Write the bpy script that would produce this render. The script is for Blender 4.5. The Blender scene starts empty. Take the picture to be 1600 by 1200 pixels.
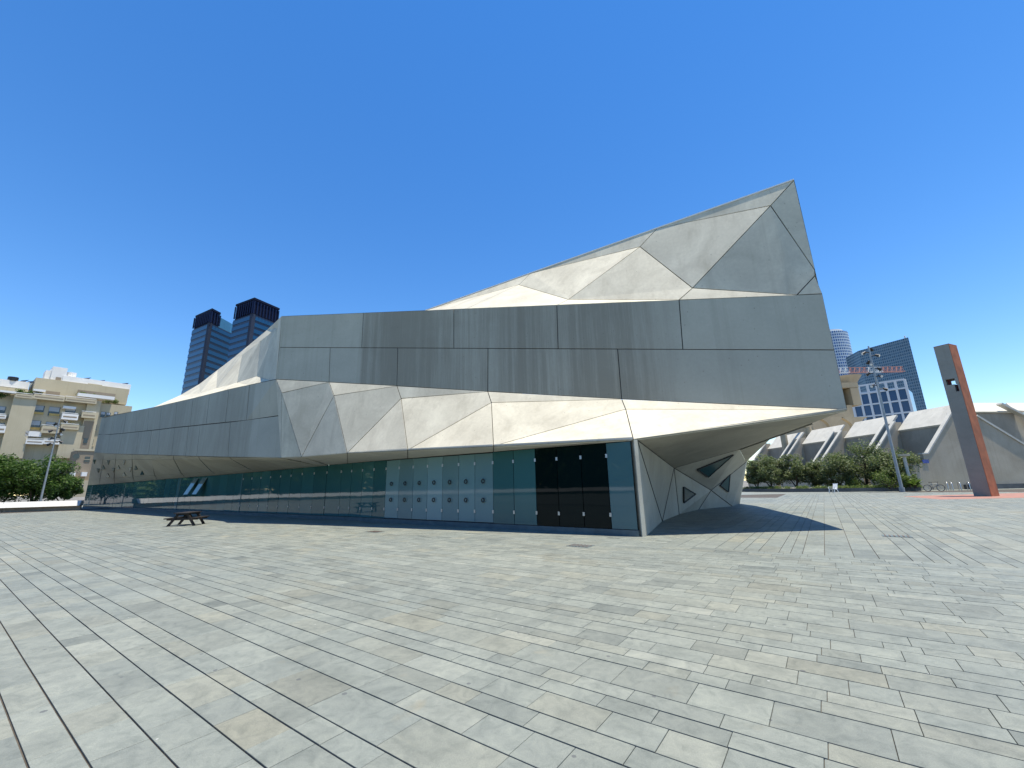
import bpy, bmesh, math, random
from mathutils import Vector, Matrix
random.seed(7)
V = Vector
scene = bpy.context.scene
COL = scene.collection

# ------------------------------------------------------------------ camera, sky, sun, exposure
FPX, HORIZ, ROLL, EYE = 650.0, 158.0, math.radians(1.2), 1.6
PITCH = math.atan(HORIZ / FPX)
fwd = V((0, math.cos(PITCH), math.sin(PITCH)))
up0 = V((0, -math.sin(PITCH), math.cos(PITCH)))
rt0 = V((1, 0, 0))
rt = rt0 * math.cos(ROLL) - up0 * math.sin(ROLL)
upv = up0 * math.cos(ROLL) + rt0 * math.sin(ROLL)
CAM = V((0, 0, EYE))
cd = bpy.data.cameras.new('camera')
cam = bpy.data.objects.new('camera', cd)
COL.objects.link(cam)
cd.sensor_width = 36.0
cd.lens = FPX / 1600.0 * 36.0
cd.clip_start = 0.1
cd.clip_end = 6000
m = Matrix((rt, upv, -fwd)).transposed().to_4x4()
m.translation = CAM
cam.matrix_world = m
scene.camera = cam

SUN_EL, SUN_AZ = math.radians(79), math.radians(-20)      # azimuth counted from +X towards +Y
SUNV = V((math.cos(SUN_EL) * math.cos(SUN_AZ), math.cos(SUN_EL) * math.sin(SUN_AZ), math.sin(SUN_EL)))
w = bpy.data.worlds.new('World')
scene.world = w
w.use_nodes = True
nt = w.node_tree
sky = nt.nodes.new('ShaderNodeTexSky')
sky.sky_type = 'NISHITA'
sky.sun_disc = False
sky.sun_elevation = SUN_EL
sky.sun_rotation = math.radians(90) - SUN_AZ
sky.air_density = 1.0
sky.dust_density = 0.0
sky.ozone_density = 1.5
hs = nt.nodes.new('ShaderNodeHueSaturation')
hs.inputs['Saturation'].default_value = 1.33
hs.inputs['Hue'].default_value = 0.505
nt.links.new(sky.outputs[0], hs.inputs['Color'])
nt.links.new(hs.outputs[0], nt.nodes['Background'].inputs[0])
nt.nodes['Background'].inputs[1].default_value = 0.14
sd = bpy.data.lights.new('sun', 'SUN')
sd.energy = 5.0
sd.angle = math.radians(0.5)
sd.color = (1.0, 0.93, 0.79)
sun = bpy.data.objects.new('sun', sd)
COL.objects.link(sun)
sun.rotation_euler = SUNV.to_track_quat('Z', 'Y').to_euler()
vs = scene.view_settings
vs.view_transform = 'Standard'
vs.look = 'None'
vs.exposure = 0.62
vs.gamma = 1.0
vs.use_curve_mapping = False

# ------------------------------------------------------------------ survey: bearings to places
def ray(u, v):
    return fwd + rt * ((u - 800) / FPX) + upv * ((600 - v) / FPX)
def gnd(u, v, z=0.0):
    d = ray(u, v)
    return CAM + d * ((z - EYE) / d.z)
def dep(u, v, Y):
    d = ray(u, v)
    return CAM + d * (Y / d.y)
def onp(u, v, p, n):
    d = ray(u, v)
    return CAM + d * ((p - CAM).dot(n) / d.dot(n))
def proj(p):
    d = p - CAM
    k = d.dot(fwd)
    return 800 + FPX * d.dot(rt) / k, 600 - FPX * d.dot(upv) / k, k
def hv(a, b):                      # horizontal outward normal (towards camera side) of vertical plane a-b
    d = (b - a); d.z = 0; d.normalize()
    n = V((d.y, -d.x, 0))
    if n.dot(CAM - a) < 0: n = -n
    return n

# ------------------------------------------------------------------ materials
def newmat(name):
    mt = bpy.data.materials.new(name)
    mt.use_nodes = True
    return mt, mt.node_tree, mt.node_tree.nodes['Principled BSDF']
def N(t, typ, **kw):
    n = t.nodes.new(typ)
    for k, val in kw.items():
        if k.startswith('i_'):
            key = k[2:]
            n.inputs[int(key) if key.isdigit() else key].default_value = val
        else:
            setattr(n, k, val)
    return n
def ramp(t, fac, stops):
    r = t.nodes.new('ShaderNodeValToRGB')
    while len(r.color_ramp.elements) < len(stops):
        r.color_ramp.elements.new(0.5)
    for e, (p, c) in zip(r.color_ramp.elements, stops):
        e.position = p
        e.color = c if len(c) == 4 else (*c, 1)
    t.links.new(fac, r.inputs[0])
    return r.outputs[0]
def mixc(t, fac, a, b, mode='MIX'):
    mx = t.nodes.new('ShaderNodeMix')
    mx.data_type = 'RGBA'
    mx.blend_type = mode
    for s, val in ((mx.inputs[0], fac), (mx.inputs[6], a), (mx.inputs[7], b)):
        if hasattr(val, 'is_linked'): t.links.new(val, s)
        elif isinstance(val, (int, float)): s.default_value = val
        else: s.default_value = (*val, 1) if len(val) == 3 else val
    return mx.outputs[2]
def mth(t, op, a, b=None, c=None):
    n = t.nodes.new('ShaderNodeMath')
    n.operation = op
    for i, val in enumerate((a, b, c)):
        if val is None: continue
        if hasattr(val, 'is_linked'): t.links.new(val, n.inputs[i])
        else: n.inputs[i].default_value = val
    return n.outputs[0]
def geo_pos(t):
    return t.nodes.new('ShaderNodeNewGeometry').outputs['Position']
def noise(t, vec, scale, detail=4, rough=0.55, dist=0.0):
    n = N(t, 'ShaderNodeTexNoise', i_Scale=scale, i_Detail=detail, i_Roughness=rough, i_Distortion=dist)
    t.links.new(vec, n.inputs['Vector'])
    return n.outputs['Fac']
def bump(t, bs, h, strength=0.2, dist=0.02):
    b = N(t, 'ShaderNodeBump', i_Strength=strength, i_Distance=dist)
    t.links.new(h, b.inputs['Height'])
    t.links.new(b.outputs[0], bs.inputs['Normal'])
def plain(name, col, rough=0.6, metal=0.0, var=0.0, scale=3.0, spec=0.5):
    mt, t, bs = newmat(name)
    bs.inputs['Roughness'].default_value = rough
    bs.inputs['Metallic'].default_value = metal
    bs.inputs['Specular IOR Level'].default_value = spec
    if var:
        f = noise(t, geo_pos(t), scale)
        lo = tuple(c * (1 - var) for c in col); hi = tuple(min(1, c * (1 + var)) for c in col)
        t.links.new(ramp(t, f, [(0.3, lo), (0.7, hi)]), bs.inputs['Base Color'])
    else:
        bs.inputs['Base Color'].default_value = (*col, 1)
    return mt
def concrete(name, lo, hi, blotch=0.5, streak=0.0, along=None, pit=True, rough=0.75, boards=0.0):
    """cast concrete: cloudy tone, fine grain, optional vertical water streaks"""
    mt, t, bs = newmat(name)
    p = geo_pos(t)
    big = noise(t, p, blotch, 5, 0.6, 0.6)
    fine = noise(t, p, 9.0, 6, 0.65)
    f = mth(t, 'ADD', mth(t, 'MULTIPLY', big, 0.75), mth(t, 'MULTIPLY', fine, 0.25))
    c = ramp(t, f, [(0.33, lo), (0.5, tuple((a + b) / 2 for a, b in zip(lo, hi))), (0.66, hi)])
    rnd = N(t, 'ShaderNodeObjectInfo').outputs['Random']
    c = mixc(t, 1.0, c, ramp(t, rnd, [(0, (0.91, 0.92, 0.93)), (1, (1.0, 1.0, 0.99))]), 'MULTIPLY')
    # weather streaks that run down every panel a little
    mp = N(t, 'ShaderNodeMapping'); mp.inputs['Scale'].default_value = (2.6, 2.6, 0.07)
    t.links.new(p, mp.inputs['Vector'])
    st = noise(t, mp.outputs[0], 1.0, 5, 0.65)
    c = mixc(t, ramp(t, st, [(0.52, (0, 0, 0)), (0.75, (0.35, 0.35, 0.35))]), c, (lo[0] * 0.7, lo[1] * 0.68, lo[2] * 0.64))
    if streak and along:
        o, d, s0, s1 = along          # streak band between s0 and s1 along direction d
        dt = N(t, 'ShaderNodeVectorMath', operation='DOT_PRODUCT'); dt.inputs[1].default_value = d
        t.links.new(p, dt.inputs[0])
        s = mth(t, 'SUBTRACT', dt.outputs['Value'], o.dot(d))
        cx = N(t, 'ShaderNodeCombineXYZ'); t.links.new(s, cx.inputs[0])
        sz = N(t, 'ShaderNodeSeparateXYZ'); t.links.new(p, sz.inputs[0])
        t.links.new(mth(t, 'MULTIPLY', sz.outputs[2], 0.03), cx.inputs[2])
        n1 = noise(t, cx.outputs[0], 3.5, 8, 0.85)
        n2 = noise(t, cx.outputs[0], 0.22, 2, 0.5)
        edge = mth(t, 'MULTIPLY', N_smooth(t, s, s0 - 0.15, s0 + 0.15), N_smooth(t, s, s1 + 1.2, s1 - 1.2))
        msk = mth(t, 'MULTIPLY', ramp(t, mth(t, 'ADD', mth(t, 'MULTIPLY', n1, 0.75), mth(t, 'MULTIPLY', n2, 0.5)), [(0.5, (0, 0, 0)), (0.68, (1, 1, 1))]), edge)
        msk = mth(t, 'ADD', mth(t, 'MULTIPLY', msk, 0.75), mth(t, 'MULTIPLY', edge, 0.25))
        c = mixc(t, mth(t, 'MULTIPLY', msk, streak), c, (0.17, 0.15, 0.11))
    po = N(t, 'ShaderNodeTexVoronoi', i_Scale=5.0); t.links.new(p, po.inputs['Vector'])
    pw = N(t, 'ShaderNodeTexWhiteNoise'); t.links.new(po.outputs['Position'], pw.inputs[0])
    pm = mth(t, 'MULTIPLY', mth(t, 'LESS_THAN', po.outputs['Distance'], mth(t, 'MULTIPLY', pw.outputs[0], 0.13)), mth(t, 'GREATER_THAN', pw.outputs[0], 0.72))
    c = mixc(t, mth(t, 'MULTIPLY', pm, 0.35), c, (0.12, 0.11, 0.09))
    t.links.new(c, bs.inputs['Base Color'])
    bs.inputs['Roughness'].default_value = rough
    bs.inputs['Specular IOR Level'].default_value = 0.3
    bump(t, bs, fine, 0.12, 0.01)
    return mt
def N_smooth(t, v, a, b):
    mr = t.nodes.new('ShaderNodeMapRange')
    mr.interpolation_type = 'SMOOTHSTEP'
    inv = a > b
    mr.inputs['From Min'].default_value = min(a, b); mr.inputs['From Max'].default_value = max(a, b)
    mr.inputs['To Min'].default_value = 1.0 if inv else 0.0; mr.inputs['To Max'].default_value = 0.0 if inv else 1.0
    t.links.new(v, mr.inputs['Value'])
    return mr.outputs[0]
def glassmat(name, col, rough=0.02, spec=0.8, wav=0.0):
    mt, t, bs = newmat(name)
    bs.inputs['Roughness'].default_value = rough
    bs.inputs['IOR'].default_value = 1.52
    bs.inputs['Specular IOR Level'].default_value = spec
    rnd = N(t, 'ShaderNodeObjectInfo').outputs['Random']
    t.links.new(ramp(t, rnd, [(0, tuple(c * 0.86 for c in col)), (1, tuple(c * 1.12 for c in col))]), bs.inputs['Base Color'])
    if wav:
        bump(t, bs, noise(t, geo_pos(t), 0.7, 2, 0.4), wav, 0.05)
    return mt
def leafmat(name, a, b, c):
    mt, t, bs = newmat(name)
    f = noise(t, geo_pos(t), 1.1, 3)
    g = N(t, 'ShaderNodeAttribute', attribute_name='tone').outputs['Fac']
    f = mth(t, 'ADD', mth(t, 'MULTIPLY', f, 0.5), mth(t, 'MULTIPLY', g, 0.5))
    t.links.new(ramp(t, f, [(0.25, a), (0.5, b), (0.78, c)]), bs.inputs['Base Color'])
    bs.inputs['Roughness'].default_value = 0.6
    bs.inputs['Specular IOR Level'].default_value = 0.35
    tr = t.nodes.new('ShaderNodeBsdfTranslucent')
    tr.inputs[0].default_value = (b[0] * 1.3, b[1] * 1.5, b[2], 1)
    mx = t.nodes.new('ShaderNodeMixShader'); mx.inputs[0].default_value = 0.3
    t.links.new(bs.outputs[0], mx.inputs[1]); t.links.new(tr.outputs[0], mx.inputs[2])
    t.links.new(mx.outputs[0], t.nodes['Material Output'].inputs[0])
    return mt
def gridmat(name, frame, glass, fw=0.22, fh=0.3, glass2=None):
    """far curtain wall: windows counted by the UV map"""
    mt, t, bs = newmat(name)
    uv = t.nodes.new('ShaderNodeUVMap').outputs[0]
    s = N(t, 'ShaderNodeSeparateXYZ'); t.links.new(uv, s.inputs[0])
    fx = mth(t, 'FRACT', s.outputs[0]); fy = mth(t, 'FRACT', s.outputs[1])
    win = mth(t, 'MULTIPLY', mth(t, 'GREATER_THAN', fx, fw), mth(t, 'GREATER_THAN', fy, fh))
    fl = N(t, 'ShaderNodeVectorMath', operation='FLOOR'); t.links.new(uv, fl.inputs[0])
    wn = N(t, 'ShaderNodeTexWhiteNoise', noise_dimensions='2D'); t.links.new(fl.outputs[0], wn.inputs[0])
    g = ramp(t, wn.outputs[0], [(0, tuple(c * 0.7 for c in glass)), (1, glass2 or tuple(c * 1.3 for c in glass))])
    t.links.new(mixc(t, win, frame, g), bs.inputs['Base Color'])
    r = t.nodes.new('ShaderNodeMapRange'); r.inputs['To Min'].default_value = 0.6; r.inputs['To Max'].default_value = 0.12
    t.links.new(win, r.inputs['Value']); t.links.new(r.outputs[0], bs.inputs['Roughness'])
    return mt

# ------------------------------------------------------------------ mesh helpers
def tag(o, label=None, cat=None, group=None, kind=None):
    if label: o['label'] = label
    if cat: o['category'] = cat
    if group: o['group'] = group
    if kind: o['kind'] = kind
    return o
def empty(name, loc, label, cat, group=None):
    o = bpy.data.objects.new(name, None)
    COL.objects.link(o)
    o.location = loc
    o.empty_display_size = 0.3
    return tag(o, label, cat, group)
def root_loc(o):
    while o.parent: o = o.parent
    return o.location.copy()
class MB:
    def __init__(s): s.v, s.f, s.uv, s.sm = [], [], [], []
    def face(s, pts, uv=None, smooth=False):
        b = len(s.v); s.v += [tuple(p) for p in pts]; s.f.append(tuple(range(b, b + len(pts)))); s.uv.append(uv); s.sm.append(smooth)
    def mesh(s, vs_, fs, smooth=False):
        b = len(s.v); s.v += [tuple(p) for p in vs_]
        for f in fs: s.f.append(tuple(b + i for i in f)); s.uv.append(None); s.sm.append(smooth)
    def hexa(s, b4, t4):
        s.mesh(list(b4) + list(t4), [(3, 2, 1, 0), (4, 5, 6, 7), (0, 1, 5, 4), (1, 2, 6, 5), (2, 3, 7, 6), (3, 0, 4, 7)])
    def box(s, c, size, ax=None):
        c = V(c); X, Y, Z = ax or (V((1, 0, 0)), V((0, 1, 0)), V((0, 0, 1)))
        hx, hy, hz = X * size[0] / 2, Y * size[1] / 2, Z * size[2] / 2
        s.hexa([c - hx - hy - hz, c + hx - hy - hz, c + hx + hy - hz, c - hx + hy - hz], [c - hx - hy + hz, c + hx - hy + hz, c + hx + hy + hz, c - hx + hy + hz])
    def bar(s, a, b, w_, h_=None, upd=V((0, 0, 1))):
        a, b = V(a), V(b); d = (b - a).normalized()
        x = d.cross(upd)
        if x.length < 1e-4: x = d.cross(V((1, 0, 0)))
        x.normalize(); y = x.cross(d).normalized()
        h_ = h_ or w_
        s.box((a + b) / 2, (w_, (b - a).length, h_), (x, d, y))
    def tube(s, pts, r, n=8, cap=True):
        pts = [V(p) for p in pts]; rr = r if isinstance(r, (list, tuple)) else [r] * len(pts)
        rings = []; x = None
        for i, p in enumerate(pts):
            d = (pts[min(i + 1, len(pts) - 1)] - pts[max(i - 1, 0)]).normalized()
            if x is None:
                x = d.cross(V((0, 0, 1)))
                if x.length < 1e-3: x = d.cross(V((1, 0, 0)))
            x = (x - d * x.dot(d)).normalized(); y = d.cross(x)
            rings.append([p + (x * math.cos(2 * math.pi * k / n) + y * math.sin(2 * math.pi * k / n)) * rr[i] for k in range(n)])
        b = [q for g in rings for q in g]; fs = []
        for i in range(len(rings) - 1):
            for k in range(n):
                a0 = i * n + k; a1 = i * n + (k + 1) % n
                fs.append((a0, a1, a1 + n, a0 + n))
        s.mesh(b, fs, True)
        if cap:
            s.face(list(reversed(rings[0]))); s.face(rings[-1])
    def torus(s, c, axis, R, r, n=24, k=6):
        axis = V(axis).normalized(); x = axis.cross(V((0, 0, 1)))
        if x.length < 1e-3: x = V((1, 0, 0))
        x.normalize(); y = axis.cross(x)
        vs_ = []; fs = []
        for i in range(n):
            a = 2 * math.pi * i / n; dr = x * math.cos(a) + y * math.sin(a)
            for j in range(k):
                b = 2 * math.pi * j / k
                vs_.append(V(c) + dr * (R + r * math.cos(b)) + axis * r * math.sin(b))
        for i in range(n):
            for j in range(k):
                fs.append((i * k + j, ((i + 1) % n) * k + j, ((i + 1) % n) * k + (j + 1) % k, i * k + (j + 1) % k))
        s.mesh(vs_, fs, True)
    def prism(s, poly, n, th):
        """polygon facing n, extruded backwards by th"""
        n = V(n).normalized(); poly = [V(p) for p in poly]
        if newell(poly).dot(n) < 0: poly.reverse()
        back = [p - n * th for p in poly]; k = len(poly)
        s.mesh(poly + back, [tuple(range(k)), tuple(range(2 * k - 1, k - 1, -1))] + [(i, k + i, k + (i + 1) % k, (i + 1) % k) for i in range(k)])
    def build(s, name, mat, parent=None, kind=None, attr=None):
        me = bpy.data.meshes.new(name)
        off = root_loc(parent) if parent else V((0, 0, 0))
        me.from_pydata([tuple(V(p) - off) for p in s.v] if parent else s.v, [], s.f)
        me.materials.append(mat)
        if any(s.sm):
            me.polygons.foreach_set('use_smooth', s.sm)
        if any(u is not None for u in s.uv):
            lay = me.uv_layers.new(name='UVMap')
            for pl, u in zip(me.polygons, s.uv):
                if u:
                    for li, q in zip(pl.loop_indices, u): lay.data[li].uv = q
        if attr:
            for nm, vals in attr.items():
                at = me.attributes.new(nm, 'FLOAT', 'FACE'); at.data.foreach_set('value', vals)
        me.update()
        o = bpy.data.objects.new(name, me)
        COL.objects.link(o)
        if parent: o.parent = parent
        if kind: o['kind'] = kind
        return o
def newell(p):
    n = V((0, 0, 0))
    for i in range(len(p)):
        a, b = p[i], p[(i + 1) % len(p)]
        n += V(((a.y - b.y) * (a.z + b.z), (a.z - b.z) * (a.x + b.x), (a.x - b.x) * (a.y + b.y)))
    return n.normalized()
def inset(poly, n, g):
    out = []; k = len(poly)
    for i in range(k):
        p, a, b = poly[i], poly[i - 1], poly[(i + 1) % k]
        e1, e2 = (p - a).normalized(), (b - p).normalized()
        i1, i2 = n.cross(e1).normalized(), n.cross(e2).normalized()
        den = max(0.12, 1 + i1.dot(i2))
        o = (i1 + i2) / den * g
        out.append(p + o)
    return out
def panel(name, pts, parent, mat, gap=0.017, th=0.07, face_to=None, backing=None, label=None):
    pts = [V(p) for p in pts]
    n = newell(pts); c = sum(pts, V((0, 0, 0))) / len(pts)
    if n.dot((face_to or CAM) - c) < 0:
        pts.reverse(); n = -n
    q = inset(pts, n, gap)
    b = MB(); k = len(q); back = [p - n * th for p in q]
    b.mesh(q + back, [tuple(range(k))] + [(i, k + i, k + (i + 1) % k, (i + 1) % k) for i in range(k)])
    o = b.build(name, mat, parent)
    if label: o['label'] = label
    if backing is not None: backing.face([p - n * th * 0.45 for p in pts])
    return o
def lerp(a, b, t): return a + (b - a) * t

# ------------------------------------------------------------------ ground and paving
def slabmat():
    mt, t, bs = newmat('granite_paving')
    p = geo_pos(t)
    tone = N(t, 'ShaderNodeAttribute', attribute_name='tone').outputs['Fac']
    warm = N(t, 'ShaderNodeAttribute', attribute_name='warm').outputs['Fac']
    c = ramp(t, tone, [(0.0, (0.125, 0.138, 0.126)), (0.35, (0.178, 0.193, 0.174)), (0.7, (0.205, 0.221, 0.197)), (1.0, (0.238, 0.25, 0.22))])
    c = mixc(t, warm, c, mixc(t, 1.0, c, (1.1, 1.0, 0.88), 'MULTIPLY'))
    cloud = noise(t, p, 2.2, 5, 0.6, 0.8)
    c = mixc(t, 1.0, c, ramp(t, cloud, [(0.28, (0.8, 0.81, 0.81)), (0.5, (0.98, 0.98, 0.98)), (0.72, (1.1, 1.09, 1.07))]), 'MULTIPLY')
    big = noise(t, p, 0.16, 3, 0.5)
    c = mixc(t, 1.0, c, ramp(t, big, [(0.35, (0.93, 0.95, 0.96)), (0.65, (1.06, 1.04, 1.0))]), 'MULTIPLY')
    mot = noise(t, p, 7.0, 6, 0.7, 1.2)
    c = mixc(t, 1.0, c, ramp(t, mot, [(0.3, (0.76, 0.78, 0.78)), (0.5, (1.0, 1.0, 1.0)), (0.7, (1.16, 1.15, 1.12))]), 'MULTIPLY')
    gr = noise(t, p, 140.0, 2, 0.6)
    c = mixc(t, 1.0, c, ramp(t, gr, [(0.3, (0.84, 0.84, 0.84)), (0.7, (1.12, 1.12, 1.12))]), 'MULTIPLY')
    vo = N(t, 'ShaderNodeTexVoronoi', voronoi_dimensions='2D', i_Scale=1.3); t.links.new(p, vo.inputs['Vector'])
    wn = N(t, 'ShaderNodeTexWhiteNoise'); t.links.new(vo.outputs['Position'], wn.inputs[0])
    spot = mth(t, 'MULTIPLY', mth(t, 'LESS_THAN', mth(t, 'ADD', vo.outputs['Distance'], mth(t, 'MULTIPLY', gr, 0.01)), mth(t, 'MULTIPLY', wn.outputs[0], 0.036)), mth(t, 'GREATER_THAN', wn.outputs[0], 0.45))
    c = mixc(t, mth(t, 'MULTIPLY', spot, 0.7), c, (0.07, 0.075, 0.08))
    v2 = N(t, 'ShaderNodeTexVoronoi', voronoi_dimensions='2D', i_Scale=2.3); t.links.new(p, v2.inputs['Vector'])
    w2n = N(t, 'ShaderNodeTexWhiteNoise'); t.links.new(v2.outputs['Position'], w2n.inputs[0])
    wsp = mth(t, 'MULTIPLY', mth(t, 'LESS_THAN', mth(t, 'ADD', v2.outputs['Distance'], mth(t, 'MULTIPLY', mot, 0.05)), 0.046), mth(t, 'GREATER_THAN', w2n.outputs[0], 0.93))
    c = mixc(t, mth(t, 'MULTIPLY', wsp, 0.55), c, (0.5, 0.5, 0.47))
    st = noise(t, p, 0.9, 4, 0.6, 1.5)
    c = mixc(t, ramp(t, st, [(0.66, (0, 0, 0)), (0.8, (0.35, 0.35, 0.35))]), c, (0.26, 0.215, 0.13))
    t.links.new(c, bs.inputs['Base Color'])
    bs.inputs['Roughness'].default_value = 0.62
    bs.inputs['Specular IOR Level'].default_value = 0.35
    bump(t, bs, mth(t, 'ADD', mth(t, 'MULTIPLY', gr, 0.4), cloud), 0.25, 0.004)
    return mt
M = {}
M['slab'] = slabmat()
M['joint'] = plain('joint_soil', (0.07, 0.058, 0.045), 0.9, var=0.4, scale=5)
def farpave():
    mt, t, bs = newmat('far_paving')
    p = geo_pos(t)
    mp = N(t, 'ShaderNodeMapping'); mp.inputs['Rotation'].default_value = (0, 0, math.radians(36))
    t.links.new(p, mp.inputs['Vector'])
    br = N(t, 'ShaderNodeTexBrick', i_Scale=1.0); br.inputs['Mortar Size'].default_value = 0.008
    br.inputs['Brick Width'].default_value = 0.7; br.inputs['Row Height'].default_value = 0.3
    br.inputs['Color1'].default_value = (0.18, 0.196, 0.172, 1); br.inputs['Color2'].default_value = (0.212, 0.228, 0.2, 1)
    br.inputs['Mortar'].default_value = (0.09, 0.08, 0.07, 1)
    t.links.new(mp.outputs[0], br.inputs['Vector'])
    t.links.new(br.outputs[0], bs.inputs['Base Color'])
    bs.inputs['Roughness'].default_value = 0.65
    return mt
M['farpave'] = farpave()
M['soil'] = plain('city_ground', (0.16, 0.15, 0.13), 0.9, var=0.3, scale=0.05)

g = MB(); g.face([(-3000, -3000, -0.35), (3000, -3000, -0.35), (3000, 5000, -0.35), (-3000, 5000, -0.35)])
g.build('ground', M['soil'], kind='structure')
FAR = 46.0
plaza = MB(); plaza.face([(-75, -40, -0.014), (75, -40, -0.014), (75, 75, -0.014), (-75, 75, -0.014)])
plaza = plaza.build('plaza', M['joint'], kind='structure')

PA = V((0.81, -0.586, 0)).normalized()        # long joints of the near field
PB = V((0.586, 0.81, 0)).normalized()
O = V((6.4, 9.7, 0))                          # where the two laying directions meet
def infield(c, margin=820):
    d = c - CAM
    if d.dot(fwd) < 0.45: return False
    u, v_, k = proj(c)
    return -margin < u < 1600 + margin and v_ < 2600 and c.y < FAR + 6 and c.length < 62 and c.y > 0.5
slabs = []
def lay(org, dl, dw, wlist, lrange, wr, lr, keep):
    y = wr[0]
    while y < wr[1]:
        wd = random.choice(wlist)
        x = lr[0]; first = True
        while x < lr[1] - 0.02:
            ln = random.uniform(*lrange) * (1.25 if wd > 0.35 else 1.0)
            if first: ln *= random.uniform(0.35, 1.0); first = False
            if x + ln > lr[1] - 0.15: ln = lr[1] - x
            c = org + dl * (x + ln / 2) + dw * (y + wd / 2)
            if keep(c) and infield(c):
                slabs.append((c, dl, dw, ln, wd))
            x += ln
        y += wd
def keepA(c):
    r = c - O
    return r.dot(PB) < 0
lay(O, PA, -PB, [0.2, 0.3, 0.3, 0.4, 0.22], (0.28, 0.72), (0.0, 34.0), (-66, 36), lambda c: True)
# near field continues behind the boundary on the left of the museum corner
def keepL(c):
    return (c - O).dot(PA) < -3.2
lay(O, PA, PB, [0.2, 0.3, 0.3, 0.4], (0.3, 0.75), (0.0, 34.0), (-62, -3.2), keepL)
def keepB(c):
    return (c - O).dot(PA) > -3.2
lay(O + PA * -3.2, PB, PA, [0.4, 0.3, 0.5, 0.22], (0.5, 1.2), (0.0, 48.0), (0.0, 60.0), keepB)
def slab_shape(mb, c, dl, dw, ln, wd, full):
    gl, gw = 0.0022, 0.006
    z = random.uniform(-0.0012, 0.0012)
    ax, ay = dl * (ln / 2 - gl), dw * (wd / 2 - gw)
    flip = dl.cross(dw).z < 0
    co = [c - ax - ay, c + ax - ay, c + ax + ay, c - ax + ay]
    if flip: co.reverse()
    k = 0.0022
    def at(pts, zz, s):
        return [V((p.x + (c.x - p.x) * s / max(ln, .1), p.y + (c.y - p.y) * s / max(ln, .1), zz)) for p in pts]
    top = at(co, z, 2 * k if full else 0)
    low = at(co, z - k, 0)
    b = len(mb.v)
    if full:
        bot = at(co, -0.03, 0)
        mb.v += [tuple(p) for p in top + low + bot]
        fs = [(0, 1, 2, 3)] + [(4 + i, 4 + (i + 1) % 4, (i + 1) % 4, i) for i in range(4)] + [(8 + i, 8 + (i + 1) % 4, 4 + (i + 1) % 4, 4 + i) for i in range(4)]
    else:
        bot = at(co, -0.02, 0)
        mb.v += [tuple(p) for p in top + bot]
        fs = [(0, 1, 2, 3)] + [(4 + i, 4 + (i + 1) % 4, (i + 1) % 4, i) for i in range(4)]
    for f in fs:
        mb.f.append(tuple(b + i for i in f)); mb.uv.append(None); mb.sm.append(False)
    return len(fs)
def tones():
    tn = min(1, max(0, random.gauss(0.56, 0.17)))
    if random.random() < 0.04: tn *= 0.6
    wm = max(0, random.gauss(0.02, 0.25))
    return tn, min(1, wm)
def showsize(s):
    u, v_, k = proj(s[0])
    if not (-60 < u < 1660 and v_ < 1230): return 0
    return s[3] * s[4] / (k ** 3)
slabs.sort(key=showsize, reverse=True)
for s in slabs[:300]:
    b = MB(); k = slab_shape(b, *s, True); tn, wm = tones()
    b.build('paving_slab', M['slab'], plaza, attr={'tone': [tn] * k, 'warm': [wm] * k})
rest = MB(); ta, wa = [], []
for s in slabs[300:]:
    k = slab_shape(rest, *s, (s[0] - CAM).length < 14); tn, wm = tones(); ta += [tn] * k; wa += [wm] * k
rest.build('paving_slab_field', M['slab'], plaza, kind='stuff', attr={'tone': ta, 'warm': wa})
ff = MB()
ff.face([(-75, FAR + 3, -0.004), (75, FAR + 3, -0.004), (75, 75, -0.004), (-75, 75, -0.004)])
ff.face([(-75, -40, -0.004), (75, -40, -0.004), (75, 0.7, -0.004), (-75, 0.7, -0.004)])
ff.face([(-75, 0.7, -0.004), (-3.5, 0.7, -0.004), (-75, 32, -0.004)])
ff.face([(3.5, 0.7, -0.004), (75, 0.7, -0.004), (75, 32, -0.004)])
ff.face([(-75, 32, -0.0045), (-56, 24, -0.0045), (-63, FAR + 3, -0.0045), (-75, FAR + 3, -0.0045)])
ff.build('far_paving', M['farpave'], plaza)

# ------------------------------------------------------------------ museum
C0 = gnd(1004, 839)
G4 = gnd(400, 817)
T = V((11.18, 13.76, 3.82))
def on_line_u(a, b, u):                       # plan point of line a-b seen in column u near the ground
    n = hv(a, b); p = onp(u, 815, a, n); return V((p.x, p.y, 0))
FP = on_line_u(C0, G4, 428)
LEND = gnd(128, 796.5)
nG = hv(C0, FP)                                # plane of the lower lip
nR = hv(FP, T)                                 # plane of the great grey band
nL = hv(FP, LEND)                              # plane of the receding left band
dL = (LEND - FP).normalized()
dR = V((T.x - FP.x, T.y - FP.y, 0)).normalized()
OVER = 2.0
# glass line: from the corner to a point set back under the fold, then parallel to the left band
GF = FP - nL * OVER * 0.75 - nG * OVER * 0.6
GE = LEND - nL * OVER; GE = onp(129, 795, GE, nL); GE.z = 0
nGl, nGl2 = hv(C0, GF), hv(GF, GE)
def PR(u, v_, back=0.0): return onp(u, v_, FP - nR * back, nR)
def PL(u, v_, back=0.0): return onp(u, v_, FP - nL * back, nL)
def PE(u, v_): return onp(u, v_, C0, nG)

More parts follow.
